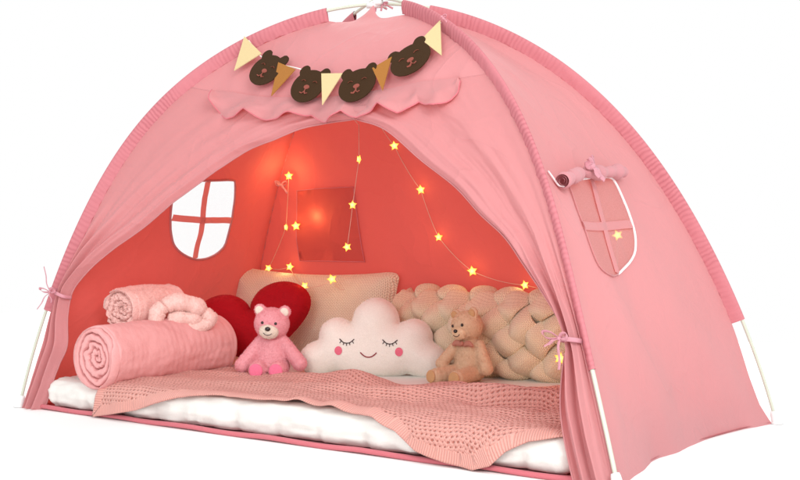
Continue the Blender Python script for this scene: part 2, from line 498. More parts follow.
M['bear_pink'] = soft_cloth('pink_plush', (.80, .37, .41), fuzz=1., scale=330., big=40., bigamt=.2)
M['bear_pad'] = soft_cloth('hot_pink_plush', (.80, .19, .31), fuzz=.8, scale=330.)
M['bear_white'] = soft_cloth('white_fur', (.80, .72, .62), fuzz=1., scale=330.)
M['bear_beige'] = soft_cloth('beige_plush', (.72, .52, .35), fuzz=.9, scale=330., big=40., bigamt=.2)
M['bear_beige_light'] = soft_cloth('light_beige_plush', (.84, .64, .44), fuzz=.9, scale=330.)
M['bear_beige_dark'] = soft_cloth('tan_plush', (.58, .34, .17), fuzz=.8, scale=330.)
M['bow'] = soft_cloth('dusty_rose_lace', (.46, .20, .15), fuzz=.3, scale=200.)
M['black'] = plain('black_bead', (.012, .010, .010), .15, .6)
M['thread'] = plain('dark_thread', (.05, .02, .025), .7, .2)
M['red_thread'] = plain('red_thread', (.28, .015, .03), .7, .2)
M['cheek'] = soft_cloth('pink_cheek', (.78, .17, .25), fuzz=.3)
M['star'] = glow('warm_star', (1., .72, .15), 3.4)
M['ground'] = plain('white_paper', (.93, .93, .93), .9, 0., var=.0)

# ============================================================ tent
tent = empty('play_tent', (W / 2, D / 2, 0))
TO = np.array([W / 2, D / 2, 0])
tag(tent, 'pink arched play tent over a bed with tied back front curtains', 'tent')
def tpart(name, vs, fs, mat, parent=tent, **kw):
    vs = [np.array(v, float) - TO for v in vs]
    o = mobj(name, vs, fs, mat, parent, **kw)
    return o

def ribfold(tau, u):      # tension folds fanning down a panel
    return 0

def panel_pt(f, u, tau, off=0., wr=1.):
    P = face(f, u, tau); n = face_n(f, u, tau)
    e = min(1, min(u, 1 - u) * 9) if f != 'front' else min(1, min(u + .02, 1.02 - u) * 9)
    d = .015 * fnoise(P + (0, 0, 7), 2.4, 3) + .0045 * fnoise((P[0] * 9 + P[2] * 7, P[1] * 9, P[2] * 3 - P[0] * 2), 1., 3)
    # the cloth bellies slightly inwards between the rods
    sag = -.022 * math.sin(math.pi * min(max(u, 0), 1)) * math.sin(math.pi * min(tau / .9, 1)) if f != 'front' else 0
    if f != 'front':                       # hem drawn in between the corners
        k = max(0, 1 - tau / .33) ** 2 * math.sin(math.pi * min(max(u, 0), 1)) ** .8
        sag -= .060 * k
        q = P[1] * 7.5 + P[2] * 5.2 if f == 'right' else P[0] * 5 - P[2] * 4
        d += .0045 * math.sin(q * 2.2 + 2.5 * fnoise((P[1] * 1.5, P[2] * 1.5, P[0]), 1, 2)) * sstep(.6, .1, tau) if False else .0080 * math.sin(q * 2.0 + 2.2 * fnoise((P[1] * 1.6, P[2] * 1.6, P[0]), 1, 2)) * (1 - sstep(.25, .6, tau))
    return P + n * (off + wr * d * e + sag)

TOPB = .905
def top_of(u):
    return TOPB + .055 * math.exp(-((u - .5) / .12) ** 2) - .01 * math.sin(math.pi * u) ** 2
def rise(P, u, tau):      # the middle of the top edge is pulled up to the crossing of the rods
    k = math.exp(-((u - .5) / .13) ** 2) * sstep(TOPB - .05, TOPB + .05, tau)
    return P + np.array([0, 0, .022 * k])

def side_panel(f, window, hem, tmat, name='side_panel', step=.016):
    # outline in (u*1.0, tau)
    bot = [(u, h) for u, h in hem]
    right = [(1, t) for t in np.linspace(hem[-1][1], TOPB, 60)][1:]
    top = [(u, TOPB - .018 * math.sin(math.pi * u)) for u in np.linspace(1, 0, 40)][1:]
    left = [(0, t) for t in np.linspace(TOPB, hem[0][1], 60)][1:-1]
    outl = dense(bot, .02, False) + right + top + left
    holes = [window] if window else []
    P, F, _ = cdt(outl, holes, step)
    vs = [panel_pt(f, max(0, min(1, u)), max(0, min(1, t))) for u, t in P]
    return tpart(name, vs, F, tmat)

def strip_on(f, path, hw, off, mat, name, parent, n=40, th=None):
    """flat ribbon of cloth laid along a (u,tau) path on a face"""
    pts = smooth_path([(a, b, 0) for a, b in path], n); vs = []
    C = [panel_pt(f, p[0], p[1], off) for p in pts]
    N = [face_n(f, p[0], p[1]) for p in pts]
    for i in range(len(C)):
        T = C[min(i + 1, n)] - C[max(i - 1, 0)]; T /= np.linalg.norm(T)
        S = np.cross(T, N[i])
        for k, h in ((-1, 0), (-.7, .0012), (.7, .0012), (1, 0)): vs.append(C[i] + S * hw * k + N[i] * h * (1 if off > 0 else -1))
    fs = []
    for i in range(len(C) - 1):
        for k in range(3): a = i * 4 + k; fs.append((a, a + 1, a + 5, a + 4))
    return tpart(name, vs, fs, mat, parent)

def net_on(f, window, off, mat, parent):
    P, F, _ = cdt(window, [], .03)
    return tpart('window_net', [panel_pt(f, u, t, off) for u, t in P], F, mat, parent)

# windows, as closed loops in each side's own (u, tau)
RW = round_loop([(.262, .446), (.30, .450), (.48, .449), (.63, .445), (.655, .435), (.635, .40), (.603, .349), (.535, .318), (.422, .300), (.301, .294), (.230, .306), (.206, .333), (.214, .377), (.236, .42)], 60)
LW = round_loop([(.699, .417), (.67, .428), (.529, .437), (.375, .444), (.330, .436), (.291, .384), (.295, .318), (.362, .289), (.455, .281), (.565, .295), (.625, .323), (.672, .37)], 60)
hemR = [(0, .006), (.25, .006), (.5, .006), (.75, .004), (1, .002)]
hemL = [(0, .002), (.25, .004), (.5, .004), (.75, .004), (1, .002)]
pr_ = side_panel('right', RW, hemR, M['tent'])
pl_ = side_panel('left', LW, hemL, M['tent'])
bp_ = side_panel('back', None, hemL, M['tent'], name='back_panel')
pr_['label'] = 'right end panel with rolled up window cover'
pl_['label'] = 'left end panel with clear cross barred window'
for f, w, off, net, par, mun, trim in (
        ('right', RW, .004, M['net'], pr_, [[(.485, .449), (.412, .369), (.367, .297)], [(.207, .373), (.411, .369), (.605, .364)]], M['white_trim']),
        ('left', LW, -.004, M['net_far'], pl_, [[(.529, .436), (.484, .359), (.456, .283)], [(.650, .353), (.481, .359), (.288, .364)]], M['hem'])):
    net_on(f, w, 0, net, par)
    for p in mun: strip_on(f, p, .011, off, M['flap'], 'window_bar', par)
    loop = [panel_pt(f, u, t, off * .8) for u, t in w]; 
    if f == 'right':
        k = int(len(loop) * .13); seg = loop[k:k + 30]
        v, q = tube(seg, .0032, 8); tpart('white_piping', v, q, M['white_trim'], par)
    v, q = tube(loop + loop[:1], .0035 if f == 'left' else .0018, 8); tpart('window_trim', v, q, M['flap'], par)
# rolled window cover with a ribbon bow on the right panel
rp = smooth_path([panel_pt('right', u, t, .020) for u, t in [(.115, .440), (.19, .444), (.30, .451), (.40, .456), (.52, .450), (.63, .449), (.73, .447)]], 70)
def rr(t):
    return .0155 + .003 * math.sin(t * 23) + .002 * math.sin(t * 51) - .006 * math.exp(-((t - .46) / .05) ** 2)
v, q = tube(rp, rr, 20, cap=False)
inner = tube(rp[:6], lambda t: .006 - .001 * t, 12, cap=False)
ring = []
for i in range(20): pass
roll = tpart('rolled_cover', v, q, M['cover'], pr_)
# spiral end of the roll
fr = frames(rp); P0, T0, N0, B0 = fr[0]
sv, sf = [], []
for i in range(61):
    a = i / 60 * 2 * math.pi * 2.2; r = .0155 * (1 - i / 60 * .72)
    for k in (0, 1): sv.append(P0 + T0 * (.0 if k == 0 else .004) + (N0 * math.cos(a) + B0 * math.sin(a)) * r)
for i in range(60): sf.append((2 * i, 2 * i + 2, 2 * i + 3, 2 * i + 1))
tpart('roll_end', sv, sf, M['cover'], pr_)
v, q = tube(smooth_path([panel_pt('right', u, t, o) for u, t, o in ((.105, .464, .004), (.110, .450, .006), (.120, .437, .006), (.135, .432, .012))], 16), .0024, 6); tpart('white_piping', v, q, M['white_trim'], pr_)

def bow(name, c, X, Y, Z, s, parent, mat, loops=((-1, .9), (1, .7)), tails=((-.25, -1.6), (.35, -1.9)), wid=.0075, tpt=True):
    """ribbon bow: flat ribbons; X right, Y up, Z towards the viewer"""
    c = np.array(c, float); parts = []
    def pt(x, y, z=0): return c + X * x * s + Y * y * s + Z * z * s
    for sx, h in loops:
        path = smooth_path([pt(0, 0, .1), pt(sx * .5, .45 * h, .35), pt(sx * 1.05, .5 * h, .3), pt(sx * 1.0, .05 * h, .1), pt(sx * .5, -.1 * h, .2), pt(0, 0, .1)], 28)
        parts.append(tube(path, wid, 8, flat=.16, ref=Z * .8 + Y * .5))
    for dx, dy in tails:
        path = smooth_path([pt(0, 0, .1), pt(dx * .4, dy * .3, .3), pt(dx * .9, dy * .65, .15), pt(dx * 1.3, dy, .2)], 20)
        parts.append(tube(path, wid * .9, 8, flat=.16, ref=X + Z * .3))
    parts.append(ball(pt(0, 0, .15), wid * 1.1, 12, 8))
    v, q = join(parts)
    return tpart(name, v, q, mat, parent)

def basis_at(f, u, t):
    Z = face_n(f, u, t); Y = np.array([0, 0, 1.]) - Z * Z[2]; Y /= np.linalg.norm(Y); X = np.cross(Y, Z)
    return X, Y, Z
X, Y, Z = basis_at('right', .40, .455)
bow('ribbon_bow', panel_pt('right', .405, .458, .036), X, Y, Z, .026, pr_, M['ribbon'], tails=((.3, -1.2), (.9, -1.5)), loops=((-.5, .9), (.3, 1.5)), wid=.009)

# closed square window flap seen on the back panel from inside
bw = [(.929, .435), (.84, .438), (.752, .439), (.730, .36), (.709, .286), (.79, .286), (.882, .288), (.906, .36)]
P_, F_, _ = cdt(dense(bw, .012), [], .02)
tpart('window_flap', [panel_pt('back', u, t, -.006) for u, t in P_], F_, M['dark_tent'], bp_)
v, q = tube([panel_pt('back', u, t, -.007) for u, t in dense(bw, .02)] + [panel_pt('back', *bw[0], -.007)], .0016, 6)
tpart('flap_seam', v, q, M['hem'], bp_)

# ---- front: upper panel, scalloped valance, two tied back curtains
SEAM = [(-.01, .628), (.105, .617), (.323, .595), (.561, .601), (.727, .621), (.948, .650), (1.01, .658)]
def seam_t(u): return lerp_table(SEAM, u)
def upper(u, v):
    t = seam_t(u) + (top_of(u) - seam_t(u)) * v
    return rise(panel_pt('front', u, t), u, t)
vs, fs, _ = grid(upper, 110, 50)
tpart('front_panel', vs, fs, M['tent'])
v, q = tube([panel_pt('front', u, seam_t(u), .0) for u in np.linspace(0, 1, 60)], .0010, 6)
tpart('valance_seam', v, q, M['tent'])

VAL = [(0.125, 0.608), (0.18, 0.565), (0.235, 0.54), (0.286, 0.56), (0.356, 0.54), (0.425, 0.555), (0.476, 0.557), (0.533, 0.537), (0.578, 0.558), (0.616, 0.547), (0.684, 0.572), (0.726, 0.557), (0.781, 0.586), (0.827, 0.572), (0.871, 0.591), (0.912, 0.637)]
VALD = []
for i in range(len(VAL) - 1):
    a, b = np.array(VAL[i]), np.array(VAL[i + 1])
    for k in range(10):
        t = k / 10; p = a + (b - a) * t
        p[1] -= .0025 * math.sin(math.pi * t) * (1 if abs(b[1] - a[1]) < .05 else .3); VALD.append(tuple(p))
VALD.append(VAL[-1])
def valance(uu, v):
    k = uu * (len(VALD) - 1); i = min(int(k), len(VALD) - 2); f = k - i
    lo = np.array(VALD[i]) * (1 - f) + np.array(VALD[i + 1]) * f
    u = lo[0]; t0 = seam_t(u) + .002
    u2 = u; t = t0 + (lo[1] - t0) * v
    w = .005 + .012 * v + .011 * v * math.sin(u * 46 + 1) + .009 * v * fnoise((u * 9, t * 22, 2), 1, 2) + .004 * math.sin(u * 95 + v * 5) * v
    w += .007 * max(0, math.sin(v * 7 + u * 12)) * v
    return panel_pt('front', u2, t, max(w, .004))
vs, fs, _ = grid(valance, 300, 16)
fs = [f[::-1] for f in fs]
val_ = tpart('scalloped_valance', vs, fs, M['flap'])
v, q = tube([valance(u, 1) for u in np.linspace(0, 1, 240)], .0018, 6); tpart('valance_hem', v, q, M['hem'], val_)

def curtain(inner, tie_i, outer_fn, mirror, nfold, name, seed):
    """inner: (u,tau) polyline from the top of the opening down; tie_i index of the tie; outer_fn(r)->(u,tau)"""
    P = [np.array(p, float) for p in inner]
    n = len(P)
    sm = smooth_path([(p[0], p[1], 0) for p in P], (n - 1) * 12)
    rt = tie_i * 12
    NR = len(sm) - 1; NC = 90; NT = 14
    vs = []; fs = []
    first = np.array([sm[0][0], sm[0][1]])
    rows = []
    # a few rows above: from the seam to the first inner point
    for j in range(NT):
        f = j / NT
        u = first[0]; rows.append(((u, seam_t(u) * (1 - f) + first[1] * f), f * .0, -1 + f))
    for j, p in enumerate(sm): rows.append(((p[0], p[1]), j / rt, j / rt))
    tot = len(rows) - 1
    t_tie = P[tie_i][1]
    out = []
    for j, (I, r, rs) in enumerate(rows):
        if j <= NT + rt:
            q = j / (NT + rt); to = seam_t(0 if not mirror else 1) * (1 - q) + t_tie * q
        else:
            q = (j - NT - rt) / (tot - NT - rt); to = t_tie * (1 - q)
        uo = 0. if not mirror else 1.
        wdt = abs(I[0] - uo)
        gather = sstep(.5, 1., min(r, 1)) if r <= 1 else 1 - sstep(1., 1.9, r) * .55
        for i in range(NC + 1):
            c = i / NC
            u = uo + (I[0] - uo) * c; t = to + (I[1] - to) * c
            # broad folds run from the tie and fan out upwards
            ph = nfold * c * math.pi * 2 + seed + .8 * math.sin(3 * r + seed)
            amp = (.0025 + .013 * gather) * min(1, c * 5) * (1 if r < 1 else .95)
            d = amp * (math.sin(ph) + .35 * math.sin(2.3 * ph + 1.3))
            d += .012 * sstep(.15, .9, c) * math.sin(c * 5 + seed) * (1 - gather) * (1 if j > NT else .4)
            d += .006 * fnoise((c * 6, r * 3, seed), 1, 3) * min(1, c * 4)
            d -= .018 * sstep(.9, 1., c) * (1 - gather * .5) * (1 if j > NT else 0)      # hem turns inwards
            P3 = panel_pt('front', u, max(t, 0.002), d + (.003 + .012 * gather) * min(1, c * 6), wr=.5)
            if j < NT:
                t2 = t + (seam_t(u) - (seam_t(uo) + (seam_t(I[0]) - seam_t(uo)) * c)) * (1 - j / NT)
                P3 = panel_pt('front', u, max(t2, 0.002), d * j / NT + (.003 + .012 * gather) * min(1, c * 6) * j / NT, wr=1 - .5 * j / NT)
            if j < 0: P3 = P3 - face_n('front', u, t) * .006
            vs.append(P3)
        out.append(vs[-1])
    w = NC + 1
    for j in range(len(rows) - 1):
        for i in range(NC): a = j * w + i; fs.append((a, a + w, a + w + 1, a + 1) if not mirror else (a, a + 1, a + w + 1, a + w))
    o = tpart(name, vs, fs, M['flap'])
    v, q = tube(out[NT:], .002, 6); tpart('curtain_hem', v, q, M['flap'], o)
    return o, vs[(NT + rt) * w + NC // 2]
LF = [(.595, .560), (.53, .552), (.450, .536), (.378, .507), (.309, .477), (.216, .401), (.130, .321), (.062, .264), (.035, .228), (.026, .200), (.036, .165), (.056, .119), (.050, .088), (.044, .055), (.042, .0)]
RF = [(.53, .572), (.60, .552), (.681, .530), (.762, .474), (.828, .431), (.870, .389), (.908, .356), (.932, .320), (.957, .278), (.974, .240), (.978, .212), (.968, .190), (.955, .137), (.952, .096), (.954, .030), (.955, .0)]
lc, tieL = curtain(LF, 9, None, False, 2.6, 'curtain', 1.1)
rc, tieR = curtain(RF, 10, None, True, 2.6, 'curtain', 2.7)
lc['label'] = 'left curtain gathered with a ribbon bow'; rc['label'] = 'right curtain gathered with a ribbon bow'
CR = np.array([.814, .581, 0.]); CU = np.array([0, 0, 1.]); CF = np.array([.581, -.814, 0.])
def tieband(path_pts, par):
    v, q = tube(smooth_path(path_pts, 30), .005, 8, flat=.3, ref=(0, 0, 1)); tpart('tie_band', v, q, M['ribbon'], par)
XL, YL, ZL = basis_at('front', .01, .2)
a = panel_pt('front', 0, .2, .006); b_ = panel_pt('front', .03, .192, .03)
tieband([a - ZL * .01, a + ZL * .022, (a + b_) / 2 + ZL * .024, b_ + ZL * .0, b_ - ZL * .03], lc)
bow('ribbon_bow', (a + b_) / 2 + ZL * .03 - XL * .008, XL, YL, ZL, .034, lc, M['ribbon'], loops=((-1.1, .5), (.5, .6)), tails=((-.9, 2.1), (-1.0, -1.5), (.3, -.9)), wid=.004)
XR, YR, ZR = basis_at('front', .99, .22)
a = panel_pt('front', 1.0, .219, .006); b_ = panel_pt('front', .978, .217, .03)
tieband([a - ZR * .01, a + ZR * .022, (a + b_) / 2 + ZR * .03, b_ + ZR * .0, b_ - ZR * .03], rc)
bow('ribbon_bow', (a + b_) / 2 + ZR * .036 - XR * .006, XR, YR, ZR, .034, rc, M['ribbon'], loops=((-1.0, .7), (.45, .6)), tails=((-.75, -.55), (.15, -1.9)), wid=.0042)

# ---- sleeves with gathered cloth, poles, feet
SL = {'FL': (.165, .905), 'FR': (.180, .915), 'BR': (.183, .90), 'BL': (.18, .895)}
for k, (t0, t1) in SL.items():
    # cross-section: a flat pocket from just outside the rod to the seam
    def sleeve(a, s, k=k, t0=t0, t1=t1):
        tau = t0 + (t1 - t0) * s
        P = leg(k, tau); n = leg_in(k, tau)
        T = leg(k, min(tau + .004, 1)) - leg(k, max(tau - .004, 0)); T /= np.linalg.norm(T)
        B = np.cross(T, n)
        ang = 2 * math.pi * a
        x = math.cos(ang); y = math.sin(ang)
        # teardrop: round about the rod at x=-1, thin at the seam x=+1
        L = -.008 + (lerp_table(OFFS[k], tau) + .010) * (x + 1) / 2
        hw = .0076 * (1 - ((x + 1) / 2) ** 1.2 * .80)
        g = math.sin(s * 300 + 2 * math.sin(s * 41) + 1.5 * fnoise((s * 30, 0, 0))) * .0007 * sstep(-.6, .5, x)
        g += .0016 * fnoise((s * 26, a * 3, 5), 1, 2) * sstep(-.9, -.2, x)
        return P + n * (L + (.0015 * math.sin(s * 170) if x > .9 else 0)) + B * (hw * y + g * (1 if y > 0 else -1) * min(1, abs(y) * 3))
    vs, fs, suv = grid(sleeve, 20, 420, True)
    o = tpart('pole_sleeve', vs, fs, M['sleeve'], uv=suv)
for w, nm in (('A', 'FL'), ('B', 'FR')):
    path = [rod(w, t) + np.array([0, 0, (.009 if w == 'B' else -.001) * math.exp(-((t - math.pi / 2) / .10) ** 2)]) for t in np.linspace(0.002, math.pi - .002, 160)]
    v, q = tube(path, .0047, 10); o = tpart('pole', v, q, M['pole'])
for k in LEG:
    P = leg(k, 0); d = leg(k, .05) - P; d /= np.linalg.norm(d); d2 = d * .6 + np.array([0, 0, .4])
    path = [P + np.array([0, 0, .001]), P + np.array([0, 0, .006]), P + d * .010, P + d * .03, P + d * .036]
    v, q = tube(path, lambda t: [.017, .016, .0125, .0105, .009][min(4, int(round(t * 4)))], 16); f_ = tpart('foot_cap', v, q, M['cap'])
# crossing joint and its ribbon ties
ap = rod('A', math.pi / 2)
v, q = join([tube([ap + (-.024, -.012, -.004), ap + (.024, .012, -.004)], .0085, 12), tube([ap + (-.022, .011, .002), ap + (.022, -.011, .002)], .0085, 12), ball(ap + (0, 0, .003), (.012, .012, .012), 12, 8)])
tpart('pole_joint', v, q, M['cap'])
for sx, f, dx in ((-1, 'front', 0), (1, 'front', .02)):
    c = ap + np.array([dx, 0, -.002])
    bow('apex_ribbon', c, CR, CU, CF, .014, tent, M['ribbon'], loops=((-.6, .5), (.9, .4)), tails=((1.6, -1.0), (-.2, -1.5)), wid=.0032)
# loose ribbon ends by the sleeve and inside at the rear arch
for k, tau, s in (('FR', .80, .012), ('BL', .455, .030)):
    X_, Y_, Z_ = CR, CU, CF
    c = leg(k, tau) + (CF * .03 if k == 'FR' else leg_in(k, tau) * .055 + CF * .01)
    bow('loose_ribbon', c, X_, Y_, Z_, s, tent, M['ribbon'], loops=((.8, .8),) if k == 'FR' else ((-.6, .8), (.5, .7)), tails=((.9, -1.3),) if k == 'FR' else ((.5, -.9), (-.5, .3)), wid=.0028 if k == 'FR' else .004)

# ---- floor sheet with piped front edge
def fl(u, v):
    q = .060 * math.sin(math.pi * v) ** .8; x = .014 + q + (W - .028 - 2 * q) * u; y = .012 + (D - .024 - .06 * math.sin(math.pi * u)) * v
    return (x, y - .006 * math.sin(math.pi * u) * (1 - v), .005 + .0008 * fnoise((x, y, 0), 12, 2))
vs, fs, _ = grid(fl, 60, 30); floor_ = tpart('tent_floor', vs, fs, M['floor'])
path = [np.array(fl(t, 0)) + (0, 0, .003 + .0015 * math.sin(t * 40)) for t in np.linspace(0, 1, 80)]
v, q = tube(path, .0065, 8); tpart('floor_piping', v, q, M['hem'], floor_)

# ============================================================ bunting
def on(f, u, t, off): return face(f, u, t) + face_n(f, u, t) * off
bunt = empty('felt_bunting', tuple(on('front', .5, .66, .02)))
tag(bunt, 'felt bunting of brown bear faces and cream and tan pennants on tent front', 'bunting')
BO = np.array(bunt.location)
def bpart(name, v, q, mat, parent=bunt, **kw): return mobj(name, [np.array(p) - BO for p in v], q, mat, parent, **kw)
BP = [(-.06, .778), (.184, .706), (.303, .679), (.383, .666), (.482, .647), (.561, .649), (.628, .657), (.690, .672), (.734, .688), (.807, .717), (.899, .753), (1.024, .799)]
sp_ = smooth_path([on('front', u, t, .022) for u, t in BP], 90)
v, q = tube(sp_, .0016, 6); bpart('string', v, q, M['string'])
for tri, mat, nm in (([(-.073, .779), (.177, .713), (.144, .660)], 'cream_felt', 0), ([(.295, .682), (.383, .660), (.352, .590)], 'brown_felt', 1),
                 ([(.486, .647), (.559, .647), (.520, .570)], 'cream_felt', 2), ([(.657, .659), (.727, .689), (.690, .604)], 'brown_felt', 3),
                 ([(.860, .737), (1.032, .803), (.901, .689)], 'cream_felt', 4)):
    A_, B_, C_ = [on('front', u, t, .026) for u, t in tri]
    if nm == 0: A_ = A_ + CF * .02
    X_ = B_ - A_; w_ = np.linalg.norm(X_); X_ /= w_; Z_ = np.cross(X_, C_ - A_); Z_ /= -np.linalg.norm(Z_); Y_ = np.cross(Z_, X_)
    cx, cy = (C_ - A_) @ X_, (C_ - A_) @ Y_
    poly = dense([(0, 0), (cx, cy), (w_, 0)], .02)
    v, q = prism(poly, .0025, (A_, X_, Y_, Z_))
    v = [p + Z_ * .0025 * math.sin(i * .7) * 0 for i, p in enumerate(v)]
    o = bpart('pennant', v, q, M[mat], smooth=False)
    o['label'] = 'cream pennant' if mat == 'cream_felt' else 'tan pennant'
def bear_outline():
    out = []
    for i in range(96):
        a = 2 * math.pi * i / 96; x = math.cos(a); y = math.sin(a)
        best = 0
        for k in range(200):
            r = .09 * (1 - k / 200)
            px, py = x * r, y * r
            if (px / .053) ** 2 + (py / .047) ** 2 < 1 or (abs(px) - .035) ** 2 + (py - .040) ** 2 < .0165 ** 2: best = r; break
        out.append((x * best, y * best))
    return out
BOUT = bear_outline()
for (c, rgt, s) in (((.267, .661), (.359, .640), 1.06), ((.454, .616), (.522, .608), 1.04), ((.611, .618), (.669, .630), 1.04), ((.789, .682), (.864, .709), 1.06)):
    C_ = on('front', *c, .024); R_ = on('front', *rgt, .024); Z_ = face_n('front', *c)
    X_ = R_ - C_; X_ -= Z_ * (X_ @ Z_); X_ /= np.linalg.norm(X_); Y_ = np.cross(Z_, X_)
    if Y_[2] < 0: Y_ = -Y_; 
    s *= 1.0
    fr_ = (C_, X_, Y_, Z_)
    v, q = prism([(x * s, y * s) for x, y in BOUT], .003, fr_)
    b1 = bpart('bear_face', v, q, M['bear_felt'], smooth=False)
    def at2(x, y, z=.003): return C_ + X_ * x * s + Y_ * y * s + Z_ * z
    for sx in (-1, 1):
        v, q = tube([at2(sx * .020 + d, .010 + .005 * (1 - (d / .008) ** 2)) for d in np.linspace(-.007, .007, 9)], .0017, 6, flat=.6)
        bpart('closed_eye', v, q, M['bear_face'], b1)
    nose = [(.009 * math.cos(a), -.004 + .006 * math.sin(a)) for a in np.linspace(0, 2 * math.pi, 17)[:-1]]
    v1 = prism([(x * s, y * s) for x, y in nose], .002, (C_ + Z_ * .0025, X_, Y_, Z_))
    v2 = tube([at2(0, -.006), at2(0, -.017), at2(-.006, -.023), at2(-.013, -.021)], .0022, 6, flat=.6)
    v3 = tube([at2(0, -.017), at2(.006, -.023), at2(.012, -.020)], .0022, 6, flat=.6)
    v, q = join([v1, v2, v3]); bpart('nose', v, q, M['bear_muzzle'], b1, smooth=False)
    # stitched string over the ears
# ============================================================ mattress
MZ = .086
x0, x1, y0, y1 = .098, 1.787, .008, .86
mat_ = empty('mattress', ((x0 + x1) / 2, (y0 + y1) / 2, .007)); MO = np.array(mat_.location)
tag(mat_, 'white padded cotton mattress lying on the tent floor', 'mattress')
def mattress_pt(u, v):
    a = 2 * math.pi * u; hx, hy = (x1 - x0) / 2, (y1 - y0) / 2
    n = 12
    cx, cy = math.cos(a), math.sin(a)
    sx = math.copysign(abs(cx) ** (2 / n), cx); sy = math.copysign(abs(cy) ** (2 / n), cy)
    return sx, sy
def mtop(x, y):
    return MZ + .0035 * fnoise((x, y, 1), 5, 3) - .002 * abs(math.sin(y * 24))
NU = 620; perim = []
r_ = .04
def rrect(s):          # point on a rounded rectangle and its outward normal
    w, h = x1 - x0 - 2 * r_, y1 - y0 - 2 * r_; q = math.pi * r_ / 2
    L = 2 * w + 2 * h + 4 * q; d = s * L
    segs = [(w, 0), (q, 1), (h, 2), (q, 3), (w, 4), (q, 5), (h, 6), (q, 7)]
    X0, Y0 = x0 + r_, y0
    for ln, k in segs:
        if d <= ln + 1e-9:
            if k == 0: return x0 + r_ + d, y0, 0, -1
            if k == 2: return x1, y0 + r_ + d, 1, 0
            if k == 4: return x1 - r_ - d, y1, 0, 1
            if k == 6: return x0, y1 - r_ - d, -1, 0
            c = [(x1 - r_, y0 + r_, -90), (x1 - r_, y1 - r_, 0), (x0 + r_, y1 - r_, 90), (x0 + r_, y0 + r_, 180)][k // 2]
            a = math.radians(c[2] + 90 * d / q)
            return c[0] + r_ * math.cos(a), c[1] + r_ * math.sin(a), math.cos(a), math.sin(a)
        d -= ln
    return x0 + r_, y0, 0, -1
tucks = [.13, .27, .40, .54, .69, .83, .97, 1.10, 1.24, 1.39, 1.52, 1.66, 1.8]
def mside(s, v):
    x, y, nx, ny = rrect(s % 1)
    # v 0 bottom .. 1 inner edge of the top
    if v < .72:
        a = -math.pi / 2 + math.pi * (v / .72)
        ex, ez = math.cos(a), math.sin(a)
        bulge = .043
        d = -bulge + bulge * (abs(ex) ** .8)
        z = (MZ - .004) / 2 + ez * (MZ - .004) / 2
    else:
        d = -.043 - (v - .72) / .28 * .06; z = MZ - .002
    p = x if abs(ny) > .5 else y
    tk = 0
    for t in tucks: tk += math.exp(-((p - t - .01 * math.sin(v * 5)) / .010) ** 2)
    d -= .008 * tk * (1 - sstep(.2, .62, v))
    d += .0045 * abs(fnoise((x * 1.2, y, v * 1.2), 16, 3)) * -1 + .006 * fnoise((x, y, v * 2), 9, 3) + .003 * math.sin(p * 47 + 3 * math.sin(p * 9)) * (1 - abs(v - .3))
    return np.array([x + nx * d, y + ny * d, .008 + z + .003 * fnoise((x * 2, y * 2, v * 3 + 5), 6, 2) * sstep(.3, .8, v)])
vs, fs, _ = grid(mside, 520, 22, True)
mobj('padded_edge', [p - MO for p in vs], fs, M['white'], mat_)
def mt(u, v):
    x = x0 + .10 + (x1 - x0 - .20) * u; y = y0 + .10 + (y1 - y0 - .2) * v
    x = x0 + .03 + (x1 - x0 - .06) * u; y = y0 + .055 + (y1 - y0 - .09) * v
    e = min(u * (x1 - x0), (1 - u) * (x1 - x0), v * .8 + .02, (1 - v) * .8 + .02)
    return (x, y, .006 + mtop(x, y) - .006 * (1 - sstep(0, .09, e)))
vs, fs, _ = grid(mt, 150, 70)
mobj('mattress_top', [np.array(p) - MO for p in vs], fs, M['white'], mat_)

